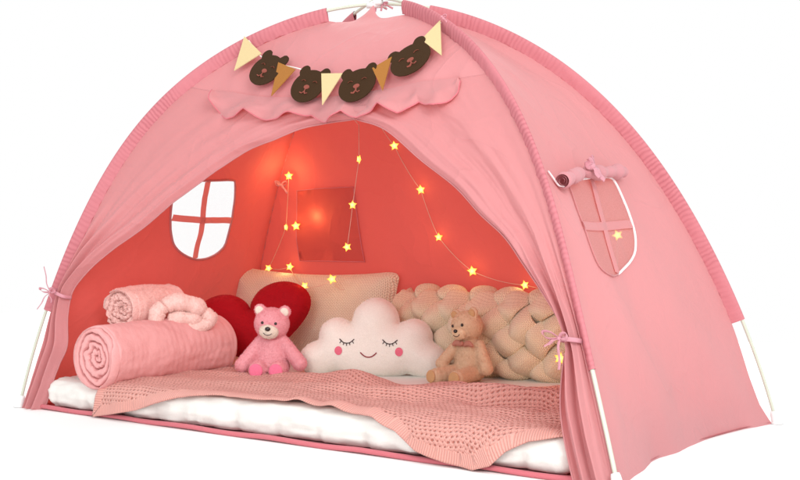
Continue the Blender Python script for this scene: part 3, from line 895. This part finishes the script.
# ============================================================ knitted blanket
FR_ = [(.30, .004), (.327, .003), (.40, .016), (.50, .036), (.58, .062), (.65, .080), (.72, .090), (.79, .0935), (.90, .0925), (.96, .0945), (1.03, .0955), (1.09, .094), (1.15, .093), (1.22, .089), (1.284, .085), (1.35, .066), (1.409, .028), (1.49, .010), (1.56, .003), (1.605, .017), (1.642, .052), (1.69, .078), (1.774, .095), (1.84, .097)]
ZT = .0975; RB = .046
def z2s(z):
    if z >= ZT - RB:
        return -RB * math.acos(min(1, max(-1, (z - (ZT - RB)) / RB)))
    return -RB * math.pi / 2 - (ZT - RB - z)
def bprofile(s):
    if s >= 0: return .045 + s, ZT
    if s > -RB * math.pi / 2:
        a = -s / RB; return .045 - RB * math.sin(a), ZT - RB + RB * math.cos(a)
    return .045 - RB, ZT - RB - (-s - RB * math.pi / 2)
def blanket(u, v):
    x = .33 + (1.765 - .33) * u
    x += (.010 * math.sin(v * 9) + .02 * v) * (1 - u)
    s0 = z2s(lerp_table(FR_, x)); s1 = lerp_table([(.3, .36), (.6, .40), (.8, .395), (1.0, .36), (1.12, .325), (1.3, .35), (1.6, .43), (1.8, .5)], x) + .012 * math.sin(x * 17)
    s = s0 + (s1 - s0) * v
    y, z = bprofile(s)
    e = sstep(-.04, .05, s)
    k = sstep(.55, 1.0, x)
    # long soft ridges, stronger towards the right rear
    f = .5 + .5 * math.sin((y * 34 - x * 5.5 + 1.6 * fnoise((x * 2.0, y * 3, 0), 1, 2)))
    h = (.006 + .034 * k * sstep(.05, .25, s)) * f ** 2.0
    f2 = .5 + .5 * math.sin((y * 55 + x * 7 + 2 * fnoise((x * 3, y * 4, 4), 1, 2)))
    h += (.002 + .008 * k) * f2 * sstep(0, .1, s)
    h += .018 * math.exp(-((s - s1 + .035) / .024) ** 2) * sstep(.6, .9, x) * (1 - .75 * math.exp(-((x - 1.13) / .11) ** 2))             # thick rolled back edge
    h *= 1 - .72 * math.exp(-((x - 1.12) / .13) ** 2) * sstep(.12, .24, s) - .5 * math.exp(-((x - .84) / .14) ** 2) * sstep(.12, .24, s)
    h += .004 * abs(fnoise((x, y, z), 11, 2))
    # scalloped front edge folds
    h += .010 * math.exp(-(v / .10) ** 2) * (.5 + .5 * math.sin(x * 38 + 3 * math.sin(x * 6))) * sstep(.9, 1.05, x) * (1 - sstep(1.25, 1.34, x))
    d = .002 + (.004 + .006 * (.5 + .5 * math.sin(x * 44 + 1))) * (1 - e)
    ny, nz = (0, 1) if s >= 0 else ((-math.sin(min(-s / RB, math.pi / 2)), math.cos(min(-s / RB, math.pi / 2))))
    return np.array([x, y + ny * (h + d), z + nz * (h + .001) + .0025 * fnoise((x, y, 1), 5, 3) * e])
NUb, NVb = 330, 120
vs, fs, uv = grid(blanket, NUb, NVb)
uvm = []; bord = []; alon = []
for (u, v) in uv:
    x = .33 + 1.47 * u; s0 = z2s(lerp_table(FR_, x)); s1 = .40
    s = s0 + (s1 - s0) * v
    uvm.append((x, s))
# distance to the front and left edges, measured on the cloth
edge_pts = np.array([(.33 + 1.47 * u, z2s(lerp_table(FR_, .33 + 1.47 * u))) for u in np.linspace(0, 1, 3000)])
al = np.concatenate([[0], np.cumsum(np.linalg.norm(np.diff(edge_pts, axis=0), axis=1))])
for (x, s) in uvm:
    d2 = ((edge_pts - (x, s)) ** 2).sum(1); i = int(d2.argmin()); d = math.sqrt(d2[i]); dl = x - .33
    if d < dl or dl > .05: bord.append(d); alon.append(al[i])
    else: bord.append(dl); alon.append(s)
bl = mobj('knitted_blanket', vs, fs, M['blanket'], uv=uvm, attrs={'border': bord, 'along': alon})
sm_ = bl.modifiers.new('thickness', 'SOLIDIFY'); sm_.thickness = .004; sm_.offset = -1
tag(bl, 'rose pink eyelet knit blanket with ribbed border draped over the mattress edge', 'blanket')

# ============================================================ rolled quilts
def rolled(name, label, cat, A, B, R0, pitch, mat, depth, seed, rag=.0, squash=1.):
    A = np.array(A, float); B = np.array(B, float); T = B - A; L = np.linalg.norm(T); T /= L
    U = np.array([0, 0, 1.]) - T * T[2]; U /= np.linalg.norm(U); S = np.cross(T, U)
    root = empty(name, tuple(A * .5 + B * .5 - U * R0)); RO = np.array(root.location); tag(root, label, cat)
    def pos(r, a, x): return A + T * x + (S * math.cos(a) + U * math.sin(a) * squash) * r - RO
    def spir(r, a):
        rn = r + .0085 * fnoise((math.cos(a) * 1.6, math.sin(a) * 1.6, r * 26 + seed), 1, 3) * min(1, r / .015) * (1 - sstep(R0 * .85, R0, r) * .8)
        k = rn / pitch - a / (2 * math.pi); f = k - math.floor(k)
        return f
    def endh(r, a):
        f = spir(r, a); g = min(f, 1 - f) * pitch
        puff = 1 - math.exp(-(g / (pitch * .11)) ** 2)
        return -depth * (1 - puff) + depth * .5 * math.sin(math.pi * f) ** .7
    def body(u, v):
        # v: 0 centre of the front end .. .3 rim .. 1 far end
        a = 2 * math.pi * u
        lip = (a - 2.2) % (2 * math.pi) / (2 * math.pi)
        Rr = R0 * (1 + .035 * (lip - .5)) + .003 * fnoise((math.cos(a), math.sin(a), seed), 1.4, 2)
        if v < .45:
            q = v / .45; r = Rr * q * .93
            return pos(r, a, .012 - endh(r, a) + rag * fnoise((r * 60, a * 3, seed), 1, 3) + .010 * (1 - q) ** 2)
        if v < .55:
            q = (v - .45) / .10; b = q * math.pi / 2
            return pos(Rr * .93 + Rr * .07 * math.sin(b), a, .012 - endh(Rr * .93, a) * (1 - q) * math.cos(b) + (.012) * (1 - math.cos(b)) - .008 * (1 - q))
        if v < .93:
            q = (v - .55) / .38; x = .024 + (L - .05) * q
            w = .0005 * math.sin(x * 300 + 2.5 * math.sin(a * 2 + seed) + 6 * fnoise((x * 6, a * .6, seed), 1, 2)) * (.35 + .65 * sstep(.25, .6, q))
            w += .006 * fnoise((x * 7, math.cos(a) * 1.3, math.sin(a) * 1.3 + seed), 1, 3) + .0013 * fnoise((x * 45, math.cos(a) * 1.6, math.sin(a) * 1.6 + seed), 1, 2)
            return pos(Rr + w + .003 * math.sin(math.pi * q), a, x)
        q = (v - .93) / .07
        return pos(Rr * math.cos(q * math.pi / 2 * .98), a, L - .026 + .026 * math.sin(q * math.pi / 2))
    vs, fs, uv = grid(body, 150, 260, True)
    if rag: vs, fs = fuzz(vs, fs, 18000, .0032, 6)
    mobj('rolled_cloth', vs, fs, mat, root)
    # dark sewn edge lines that follow the spiral
    path = []
    for i in range(240):
        t = i / 239; a = t * 2 * math.pi * (R0 / pitch) * .93; r = pitch * a / (2 * math.pi)
        a2 = a
        x = .012 + depth * .35
        path.append(pos(r, a2, x))
    return root, pos
RA, RBk = (.322, .000, .163), (.345, .485, .163)
rolled('rolled_quilt', 'large pink quilt rolled up with its spiral end showing', 'quilt', RA, RBk, .089, .0200, M['quilt'], .013, 2.)
rolled('rolled_plush_blanket', 'small pale pink plush blanket rolled on top of the big quilt roll', 'blanket', (.240, .165, .284), (.222, .41, .286), .062, .021, M['plush_pale'], .012, 5., rag=.008)

# knotted plush on the rolls
kn = [(.36, .17, .262), (.355, .165, .300), (.385, .18, .326), (.44, .22, .322), (.49, .24, .300), (.50, .22, .284), (.45, .185, .284), (.40, .17, .285), (.385, .20, .312), (.44, .25, .330), (.47, .28, .315), (.455, .22, .30), (.505, .205, .278)]
kn = [(.345, .135, .268), (.350, .140, .290), (.350, .165, .318), (.385, .20, .328), (.440, .235, .315), (.480, .245, .292), (.470, .215, .280), (.425, .185, .282), (.385, .17, .286), (.36, .19, .30), (.375, .235, .325), (.42, .26, .318), (.455, .235, .302), (.49, .21, .284), (.515, .215, .282)]
kparts = []
for pts_, r0, r1 in (([(.347, .245, .296), (.338, .228, .277), (.334, .221, .240), (.335, .223, .222)], .0235, .0250),
                     ([(.340, .250, .288), (.358, .270, .303), (.379, .300, .300), (.395, .328, .288), (.405, .345, .270)], .0270, .0260),
                     ([(.345, .262, .252), (.364, .280, .256), (.385, .311, .254), (.400, .340, .248)], .0230, .0230),
                     ([(.350, .255, .232), (.372, .290, .226), (.394, .326, .228), (.411, .352, .240), (.414, .358, .258), (.400, .342, .272)], .0220, .0240)):
    pth = smooth_path(pts_, 60)
    v, q = tube(pth, lambda t, a=r0, b=r1: (a + (b - a) * t) * (.92 + .08 * math.cos(t * 17)) * math.sqrt(max(.02, 1 - max(0, 1 - t / .14, 1 - (1 - t) / .14) ** 2)), 24)
    v = [p + np.array([1, 1, 1]) * .0015 * fnoise(p, 60, 2) for p in v]
    kparts.append((v, q))
v, q = join(kparts)
v, q = fuzz(v, q, 16000, .0036, 5); kp = mobj('knotted_plush_cushion', v, q, M['knot'])
tag(kp, 'pale pink knotted plush cushion lying over the rolled quilt', 'cushion')

# ============================================================ cushions
def cushion(name, label, cat, outline, T, rad, step, mat, loc, rz, rx, wob=.004, power=.5, back=.6, pile=0):
    root = empty(name, loc, rz); tag(root, label, cat)
    (vs, fs, uv), hgt = inflate(outline, T, rad, step, power, wob, back=back)
    c, s = math.cos(rx), math.sin(rx)
    def put(x, y, z): return (x, y * c - z * s, y * s + z * c)
    if pile: n0 = len(vs); vs, fs = fuzz(vs, fs, pile, .0032, 8, .0005); uv = list(uv) + [(0, 0)] * (len(vs) - n0)
    o = mobj('cushion_body', [put(*p) for p in vs], fs, mat, root, uv=uv)
    return root, hgt, put, o

# big knitted pillow at the back: saddle top, pointed corners
def pillow_outline(w, h, sag=.02, ear=.012, n=26):
    out = []
    for i in range(n): t = i / n; out.append((-w / 2 + w * t, 0 + sag * .7 * math.sin(math.pi * t)))
    for i in range(n): t = i / n; out.append((w / 2 - sag * .6 * math.sin(math.pi * t), h * t))
    for i in range(n): t = i / n; out.append((w / 2 - w * t, h - sag * math.sin(math.pi * t) ** .8))
    for i in range(n): t = i / n; out.append((-w / 2 + sag * .6 * math.sin(math.pi * t), h - h * t))
    P = np.array(out); c = np.array([0, h / 2])
    # round the corners a little
    k = [(P[i - 2] + P[i - 1] + P[i] + P[(i + 1) % len(P)] + P[(i + 2) % len(P)]) / 5 for i in range(len(P))]
    return [tuple(a) for a in k]
cushion('knitted_pillow', 'large beige stockinette knit pillow leaning against back wall behind red heart', 'pillow', pillow_outline(.68, .30, .022), .07, .13, .012, M['knit'], (.42, .80, .088), 0, -.16, wob=.008)

heart_o = []
for i in range(90):
    t = 2 * math.pi * i / 90
    hx = 16 * math.sin(t) ** 3; hy = 13 * math.cos(t) - 5 * math.cos(2 * t) - 2 * math.cos(3 * t) - math.cos(4 * t)
    heart_o.append((hx / 16 * .198, hy / 16 * .150 + .150))
ra = math.radians(13)
heart_o = [(x * math.cos(ra) - z * math.sin(ra), x * math.sin(ra) + z * math.cos(ra)) for x, z in heart_o]
cushion('heart_cushion', 'deep red velvet heart cushion behind the pink teddy bear', 'cushion', heart_o, .055, .075, .010, M['heart'], (.405, .60, .072), .42, -.12, wob=.002, power=.5, pile=16000)

# cloud cushion
def union_outline(circles, n=180, c=(0, .12)):
    out = []
    for i in range(n):
        a = 2 * math.pi * i / n; x, y = math.cos(a), math.sin(a); r = .4
        while r > 0:
            px, py = c[0] + x * r, c[1] + y * r
            if any(((px - cx) / rx) ** 2 + ((py - cy) / ry) ** 2 < 1 for cx, cy, rx, ry in circles): break
            r -= .001
        out.append((c[0] + x * r, c[1] + y * r))
    P = np.array(out)
    return [tuple((P[i - 1] + 2 * P[i] + P[(i + 1) % n]) / 4) for i in range(n)]
CL = [(0, .088, .16, .080), (-.165, .054, .058, .054), (.165, .054, .060, .056), (-.112, .122, .056, .056), (.118, .120, .058, .058), (.003, .162, .072, .076), (0, .06, .15, .060)]
cl_o = union_outline(CL, c=(0, .09))
root, hg, put, cb = cushion('cloud_cushion', 'white cloud cushion with sleeping face and pink cheeks', 'cushion', cl_o, .062, .075, .008, M['cloud'], (.835, .60, .080), .40, -.20, wob=.003, power=.5, pile=26000)
def onc(x, z, e=.0015): return put(x, -hg(x, z) - e, z)
def stitch(name, pts, r, mat, n=24):
    pth = [np.array(onc(p[0], p[1])) for p in smooth_path([(a, b, 0) for a, b in pts], n)]
    return tube(pth, r, 6)
for sx in (-1, 1):
    ex, ez = sx * .064 - .002, .104
    ps = [stitch('e', [(ex - .022, ez + .004), (ex - .010, ez - .006), (ex, ez - .008), (ex + .010, ez - .006), (ex + .022, ez + .004)], .0014, None)]
    for k in (-1.6, -.8, 0, .8, 1.6):
        bx = ex + k * .010; bz = ez - .008 + .0035 * abs(k) ** 1.6
        ps.append(stitch('l', [(bx, bz), (bx + k * .003, bz - .008)], .0011, None, 4))
    v, q = join(ps); mobj('eyelid', v, q, M['thread'], root)
    cx, cz = sx * .090, .074
    g = [(cx + .0115 * math.cos(a), cz + .0125 * math.sin(a)) for a in np.linspace(0, 2 * math.pi, 25)[:-1]]
    Pq, Fq, _ = cdt(g, [], .004); mobj('cheek', [onc(x, z, .002) for x, z in Pq], Fq, M['cheek'], root)
v, q = stitch('m', [(-.024, .070), (-.012, .060), (0, .057), (.012, .060), (.024, .070)], .0016, None); mobj('smile', v, q, M['red_thread'], root)

# braided cushion: fat knitted strands woven at right angles
br = empty('braided_cushion', (1.105, .80, .092), .0); tag(br, 'beige cushion of thick braided knit strands behind the beige teddy', 'cushion')
bw_, bh_ = .60, .212
def brz(x, z):      # overall pillow bulge
    q = max(0, 1 - abs(2 * x / bw_) ** 3.2) * max(0, 1 - abs(2 * (z - bh_ / 2) / bh_) ** 3)
    return .055 * q ** .5
Vb, Fb, Ub = [], [], []
WB = .072
def border_q(x, z):
    return max(abs(2 * x / bw_), abs(2 * (z - bh_ / 2) / bh_))
def lay(x, z, lift):
    """point of the cushion front; beyond its border the strand turns over to the back"""
    hx, hz = bw_ / 2, bh_ / 2; zc = z - hz
    ox, oz = max(0, abs(x) - hx), max(0, abs(zc) - hz); o = math.hypot(ox, oz)
    cx = max(-hx, min(hx, x)); cz = max(-hz, min(hz, zc)); R = .030
    y = -brz(cx, cz + hz) - lift * (1 - min(1, o / R))
    if o > 0:
        a = min(o / R, 2.6); ux, uz = math.copysign(ox, x) / o, math.copysign(oz, zc) / o
        cx += ux * R * .7 * math.sin(min(a, 1.57)); cz += uz * (R * .7 * math.sin(min(a, 1.57)) + (lift - .018) * .55 * min(1, o / .02) * (1 - min(1, ox / .01))); y += R * (1 - math.cos(a)) * .9
    return np.array([cx, y, cz + hz])
def band(p0, dirn, L, parity, phase):
    n0 = len(Vb); nu = 20; nv = int(L / .0045); px, pz = -dirn[1], dirn[0]
    for j in range(nv + 1):
        l = L * j / nv; cx, cz = p0[0] + dirn[0] * l, p0[1] + dirn[1] * l
        ww = math.cos(math.pi * (l - phase) / WB) * parity
        wd = WB * (.53 + .05 * ww)
        cxx = cx + px * .006 * math.sin(l * 40 + phase * 50); czz = cz + pz * .006 * math.sin(l * 40 + phase * 50)
        for i in range(nu):
            a = 2 * math.pi * i / nu; w = math.cos(a) * wd; t = math.sin(a) * .019
            lift = .018 + .024 * ww + t * (1 if t > 0 else .4) - .006 * (math.cos(a) ** 2)
            P = lay(cxx + px * w, czz + pz * w, lift); Vb.append(tuple(P)); Ub.append((w * (1.15) + p0[0] * 7, l))
    for j in range(nv):
        for i in range(nu):
            a = n0 + j * nu + i; b = n0 + j * nu + (i + 1) % nu; Fb.append((a, b, b + nu, a + nu))
def clipline(p, d):
    ts = [t for t in np.linspace(-.7, .7, 1401) if abs(p[0] + d[0] * t) < bw_ / 2 + .055 and abs(p[1] + d[1] * t - bh_ / 2) < bh_ / 2 + .055]
    return (ts[0], ts[-1]) if len(ts) > 40 else None
th_ = math.radians(47)
dA, dB = (math.cos(th_), math.sin(th_)), (math.cos(th_), -math.sin(th_))
stepx = WB / math.sin(2 * th_)          # spacing of crossings along a strand
for fam, d, par in ((0, dA, 1), (1, dB, -1)):
    nrm = (-d[1], d[0])
    for k in range(-8, 9):
        off_ = k * WB * 1.0
        p = (nrm[0] * off_ + .01, bh_ / 2 + nrm[1] * off_)
        c_l = clipline(p, d)
        if not c_l: continue
        t0_, t1_ = c_l
        band((p[0] + d[0] * t0_, p[1] + d[1] * t0_), d, t1_ - t0_, par * (1 if k % 2 == 0 else -1), -t0_)
core = [((x * .5 * bw_ * .92, 0, bh_ / 2), (0, 0, 0), None) for x in (0,)]
mobj('braided_strands', Vb, Fb, M['braid'], br, uv=Ub)
(vs, fs, uv), _h = inflate(pillow_outline(bw_ - .02, bh_ - .01, .0), .040, .07, .02)
mobj('cushion_core', vs, fs, M['braid'], br, uv=uv)

# ============================================================ teddies (face -y in their own frame)
def rotm(ax, deg): return Matrix.Rotation(math.radians(deg), 4, ax)
def teddy(name, label, loc, rz, s, body_ells, mats, head, hr, hrot, muzzle_r, feet, inner_ear=True, eye=.0075):
    root = empty(name, loc, rz); root.scale = (s, s, s); tag(root, label, 'teddy bear')
    v, q = blob(body_ells, .0036, 5); v, q = fuzz(v, q, 26000, .0034, 3); mobj('plush_body', v, q, mats['body'], root)
    R = hrot
    H0 = Vector(head)
    def hp(x, y, z): return H0 + R @ Vector((x, y, z))
    # head is part of the same skin: only its features are added here
    mzv, mzq = ball((0, 0, 0), (muzzle_r * 1.15, muzzle_r * .80, muzzle_r * .90), 28, 18)
    mzv, mzq = fuzz(mzv, mzq, 2500, .0032, 4); mz = mobj('muzzle', [hp(p[0], p[1] - hr * .80, p[2] - hr * .30) for p in mzv], mzq, mats['muzzle'], root)
    nv, nq = ball((0, 0, 0), (muzzle_r * .34, muzzle_r * .24, muzzle_r * .26), 16, 10)
    mobj('nose', [hp(p[0], p[1] - hr * .80 - muzzle_r * .78, p[2] - hr * .30 + muzzle_r * .42) for p in nv], nq, M['black'], mz)
    sm = [hp(x, -hr * .80 - muzzle_r * (.78 - abs(x) * 12 * .35), -hr * .30 - muzzle_r * .10 - .0055 * (1 - (x / .012) ** 2)) for x in np.linspace(-.012, .012, 11)]
    tv, tq = tube(sm, .0011, 6); mobj('mouth', tv, tq, M['thread'], mz)
    for sx in (-1, 1):
        ev, eq = ball((0, 0, 0), eye, 16, 10)
        ex, ez = sx * hr * .40, hr * .20
        ey = -hr * 1.0 * math.sqrt(max(0, 1 - .16 - .04)) * .97
        mobj('eye', [hp(p[0] + ex, p[1] + ey, p[2] + ez) for p in ev], eq, M['black'], root)
        iv, iq = ball((0, 0, 0), (hr * .27, hr * .10, hr * .27), 20, 12)
        mobj('inner_ear', [hp(p[0] + sx * hr * .76, p[1] - hr * .17, p[2] + hr * .80) for p in iv], iq, mats['ear'], root)
    for c, d, r in feet:
        fv, fq = ball((0, 0, 0), (r, r, r * .22), 20, 10)
        M3 = Vector((0, 0, 1)).rotation_difference(Vector(d)).to_matrix()
        mobj('foot_pad', [Vector(c) + M3 @ Vector(p) for p in fv], fq, mats['pad'], root)
    return root, hp
# pink bear, sits facing the camera
HR = .047
def bear_body(head, hr, R, torso, arms, legs):
    H0 = Vector(head)
    E = [(tuple(H0), (hr * 1.06, hr * .98, hr * .98), R.to_4x4())]
    for sx in (-1, 1):
        E.append((tuple(H0 + R @ Vector((sx * hr * .76, 0, hr * .80))), (hr * .38, hr * .20, hr * .38), R.to_4x4()))
    E.append((tuple(H0 + R @ Vector((sx * 0, -hr * .35, -hr * .25))), (hr * .80, hr * .65, hr * .60), R.to_4x4()))
    E += torso
    for a in arms + legs: E += bone(*a)
    return E
Rp = Matrix.Rotation(math.radians(4), 3, 'Y') @ Matrix.Rotation(math.radians(6), 3, 'X')
bodyp = bear_body((0, -.005, .150), HR, Rp,
    [((0, .002, .055), (.047, .038, .054), None), ((0, .0, .09), (.036, .030, .034), None), ((0, .0, .03), (.050, .042, .034), None)],
    [((-.034, -.004, .098), (-.082, -.022, .034), .018, .021, 6), ((.034, -.004, .098), (.082, -.020, .040), .018, .021, 6)],
    [((-.028, -.01, .026), (-.030, -.060, .025), .024, .025, 5), ((.026, -.01, .026), (.026, -.060, .025), .024, .025, 5)])
teddy('teddy_bear', 'small bright pink teddy bear with white muzzle sitting before the red heart', (.612, .415, .090), math.radians(30), 1.02, bodyp,
      dict(body=M['bear_pink'], muzzle=M['bear_white'], ear=M['bear_white'], pad=M['bear_pad']), (0, -.005, .150), HR, Rp, .0235,
      [((-.030, -.083, .026), (0, -1, .05), .0195), ((.026, -.083, .026), (0, -1, .05), .0195)], eye=.0042)
# beige bear, slumped, legs apart towards its right
Rb = Matrix.Rotation(math.radians(-12), 3, 'Z') @ Matrix.Rotation(math.radians(-8), 3, 'Y') @ Matrix.Rotation(math.radians(8), 3, 'X')
HB = .045
bodyb = bear_body((-.005, -.006, .160), HB, Rb,
    [((0, .0, .055), (.046, .040, .052), None), ((0, .0, .095), (.036, .031, .036), None), ((0, .0, .032), (.050, .044, .036), None)],
    [((-.036, -.01, .105), (-.064, -.050, .052), .0155, .0175, 6), ((.036, -.004, .105), (.066, -.018, .042), .0155, .0195, 6)],
    [((-.024, -.02, .028), (-.052, -.098, .022), .023, .022, 6), ((.026, -.02, .028), (.022, -.105, .022), .024, .022, 6)])
tb, hpb = teddy('teddy_bear', 'beige teddy bear with lace bow at its neck leaning on the braided cushion', (1.150, .63, .094), math.radians(2), .96, bodyb,
      dict(body=M['bear_beige'], muzzle=M['bear_beige_light'], ear=M['bear_beige_dark'], pad=M['bear_beige_dark']), (-.005, -.006, .160), HB, Rb, .021,
      [((-.060, -.117, .022), (-.3, -1, .1), .0185), ((.0215, -.125, .022), (-.05, -1, .1), .0185)], eye=.0046)
parts = []
for sx in (-1, 1):
    for k in range(3):
        a = math.radians(-25 + 25 * k)
        c = Vector((sx * (.014 + .004 * k), -.040, .112)) ; Mx = Matrix.Translation(c) @ Matrix.Rotation(sx * a, 4, 'Y')
        vv, qq = ball((0, 0, 0), (.015, .005, .007), 14, 8); parts.append(([Mx @ Vector(p) for p in vv], qq))
parts.append(ball((0, -.044, .112), (.006, .006, .007), 12, 8))
v, q = join(parts); mobj('lace_bow', v, q, M['bow'], tb)

# ============================================================ star lights
sl = empty('star_string_lights', tuple(on('back', .7, .5, -.03))); SO = np.array(sl.location)
tag(sl, 'string of glowing yellow star lights hung along the inside back wall', 'string lights')
def spart(name, v, q, mat, parent=sl, **kw): return mobj(name, [np.array(p) - SO for p in v], q, mat, parent, **kw)
def star_mesh(c, R, th, tilt):
    X_, Z_ = CR, CF; Y_ = CU
    ca, sa = math.cos(tilt[0]), math.sin(tilt[0]); X2 = X_ * ca + Z_ * sa; Z2 = Z_ * ca - X_ * sa
    vs = [c + Z2 * th, c - Z2 * th]; 
    for i in range(10):
        a = math.pi / 2 + i * math.pi / 5 + tilt[1]; r = R if i % 2 == 0 else R * .47
        vs.append(c + (X2 * math.cos(a) + Y_ * math.sin(a)) * r)
    fs = []
    for i in range(10):
        a, b = 2 + i, 2 + (i + 1) % 10; fs += [(0, a, b), (1, b, a)]
    return vs, fs
ST = [(0.953, 0.472), (0.928, 0.362), (0.899, 0.364), (0.959, 0.275), (0.9, 0.278), (0.852, 0.239), (0.78, 0.255), (0.616, 0.527), (0.549, 0.431), (0.516, 0.336), (0.449, 0.271), (0.343, 0.246), (0.293, 0.12)]
pts = [on('back', u, t, -.035) for u, t in ST]
pts[5] = np.array([.495, .70, .335]); pts[6] = np.array([.589, .72, .358]); pts[12] = np.array([1.469, .56, .185])
mid = [np.array(p) for p in ((.788, .6, .719), (.764, .6, .586), (.743, .6, .462))]
rnd = random.Random(3)
allp = pts + mid + [np.array(face('right', .578, .357) - face_n('right', .578, .357) * .05)]
for i, c in enumerate(allp):
    R_ = (.0165, .0150, .0175, .0160)[i % 4] if i < 13 else .0150
    v, q = star_mesh(c, R_, .006, (rnd.uniform(-.5, .5) if i not in (1, 13) else 1.0, rnd.uniform(-.5, .5)))
    spart('star', v, q, M['star'], smooth=False, attrs={'tip': [0, 0] + [1 if j % 2 == 0 else .45 for j in range(10)]})
def sag(a, b, s=.02, n=14):
    a = np.array(a); b = np.array(b); return [a + (b - a) * t - np.array([0, 0, s]) * 4 * t * (1 - t) for t in np.linspace(0, 1, n + 1)]
wires = []
top1 = on('front', .56, .575, -.03)
wires.append([top1] + [mid[0] + (0, 0, .10)] + sag(mid[0], mid[1], .0) + sag(mid[1], mid[2], .004))
chain = [on('back', .70, .62, -.03), pts[7], pts[8], pts[9], pts[10], pts[11]]
w = []
for a, b in zip(chain[:-1], chain[1:]): w += sag(a, b, .008)
wires.append(w)
w = []
for a, b in zip([pts[0], pts[1], pts[3]], [pts[1], pts[3], pts[4]]): w += sag(a, b, .006)
wires.append(w)
w = []
for a, b in zip([pts[4], pts[5], pts[6]], [pts[5], pts[6], pts[6] + (.05, 0, -.03)]): w += sag(a, b, .012)
wires.append(w)
w = []
rw = allp[-1]
for a, b in zip([pts[11], (1.60, .80, .33), (1.60, .62, .24)], [(1.60, .80, .33), rw, pts[12]]): w += sag(a, b, .01)
wires.append(w)
for w in wires:
    v, q = tube(w, .0010, 5); spart('wire', v, q, M['wire'])

# ============================================================ ground, light, camera
def gplane(u, v): return (-3 + 9 * u, -4 + 7 * v, 0)
vs, fs, _ = grid(gplane, 2, 2)
g = mobj('ground', vs, fs, M['ground'], smooth=False); tag(g, kind='structure')

world = bpy.data.worlds.new('World'); scene.world = world; world.use_nodes = True
bg = world.node_tree.nodes['Background']; bg.inputs[0].default_value = (1, 1, 1, 1); bg.inputs[1].default_value = 1.0

def area(name, loc, target, size, power, color=(1, 1, 1)):
    l = bpy.data.lights.new(name, 'AREA'); l.shape = 'DISK'; l.size = size; l.energy = power; l.color = color
    o = bpy.data.objects.new(name, l); col.objects.link(o); o.location = loc
    d = Vector(target) - Vector(loc); o.rotation_euler = d.to_track_quat('-Z', 'Y').to_euler(); return o
area('front_softbox', (2.4, -3.3, 1.5), (1.0, .4, .25), 1.8, 44, (1, .985, .97))
area('softbox', (4.6, -1.9, 2.9), (1.2, .4, .3), 2.4, 120, (1, .975, .95))
area('rear_softbox', (-1.6, 3.0, 3.6), (.4, .8, 0), 2.4, 110, (1, .98, .96))
def bulb(loc, power, r=.02):
    l = bpy.data.lights.new('star_glow', 'POINT'); l.energy = power; l.color = (1, .62, .22); l.shadow_soft_size = r
    o = bpy.data.objects.new('star_glow', l); col.objects.link(o); o.location = tuple(loc); return o
for i, p in ((0, .42), (2, .10), (4, .06), (5, .05), (6, .05), (8, .04), (9, .04), (10, .06), (11, .05), (12, .25)):
    n = np.array([.2, -1., 0]); bulb(allp[i] + n * .03, p)
bulb(np.array(on('back', .854, .379, -.03)), .14)

cam = bpy.data.cameras.new('Camera'); co = bpy.data.objects.new('Camera', cam); col.objects.link(co)
yaw, pit, roll_, foc = .6198, -.0182, -.0023, 1.5198
co.location = (2.9523, -2.2274, .5476)
c_, s_ = math.cos, math.sin
fw = Vector((-s_(yaw) * c_(pit), c_(yaw) * c_(pit), s_(pit))); r = Vector((c_(yaw), s_(yaw), 0)); u = r.cross(fw)
r2 = r * c_(roll_) + u * s_(roll_); u2 = -r * s_(roll_) + u * c_(roll_)
co.rotation_euler = Matrix((r2, u2, -fw)).transposed().to_euler()
cam.sensor_width = 36; cam.lens = foc * 36; cam.clip_end = 200; cam.clip_start = .05
scene.camera = co
scene.render.engine = 'CYCLES'
scene.cycles.use_denoising = True
scene.cycles.max_bounces = 14; scene.cycles.diffuse_bounces = 8; scene.cycles.transmission_bounces = 10; scene.cycles.transparent_max_bounces = 10
scene.view_settings.view_transform = 'Standard'; scene.view_settings.look = 'None'
scene.view_settings.exposure = 0; scene.view_settings.gamma = 1
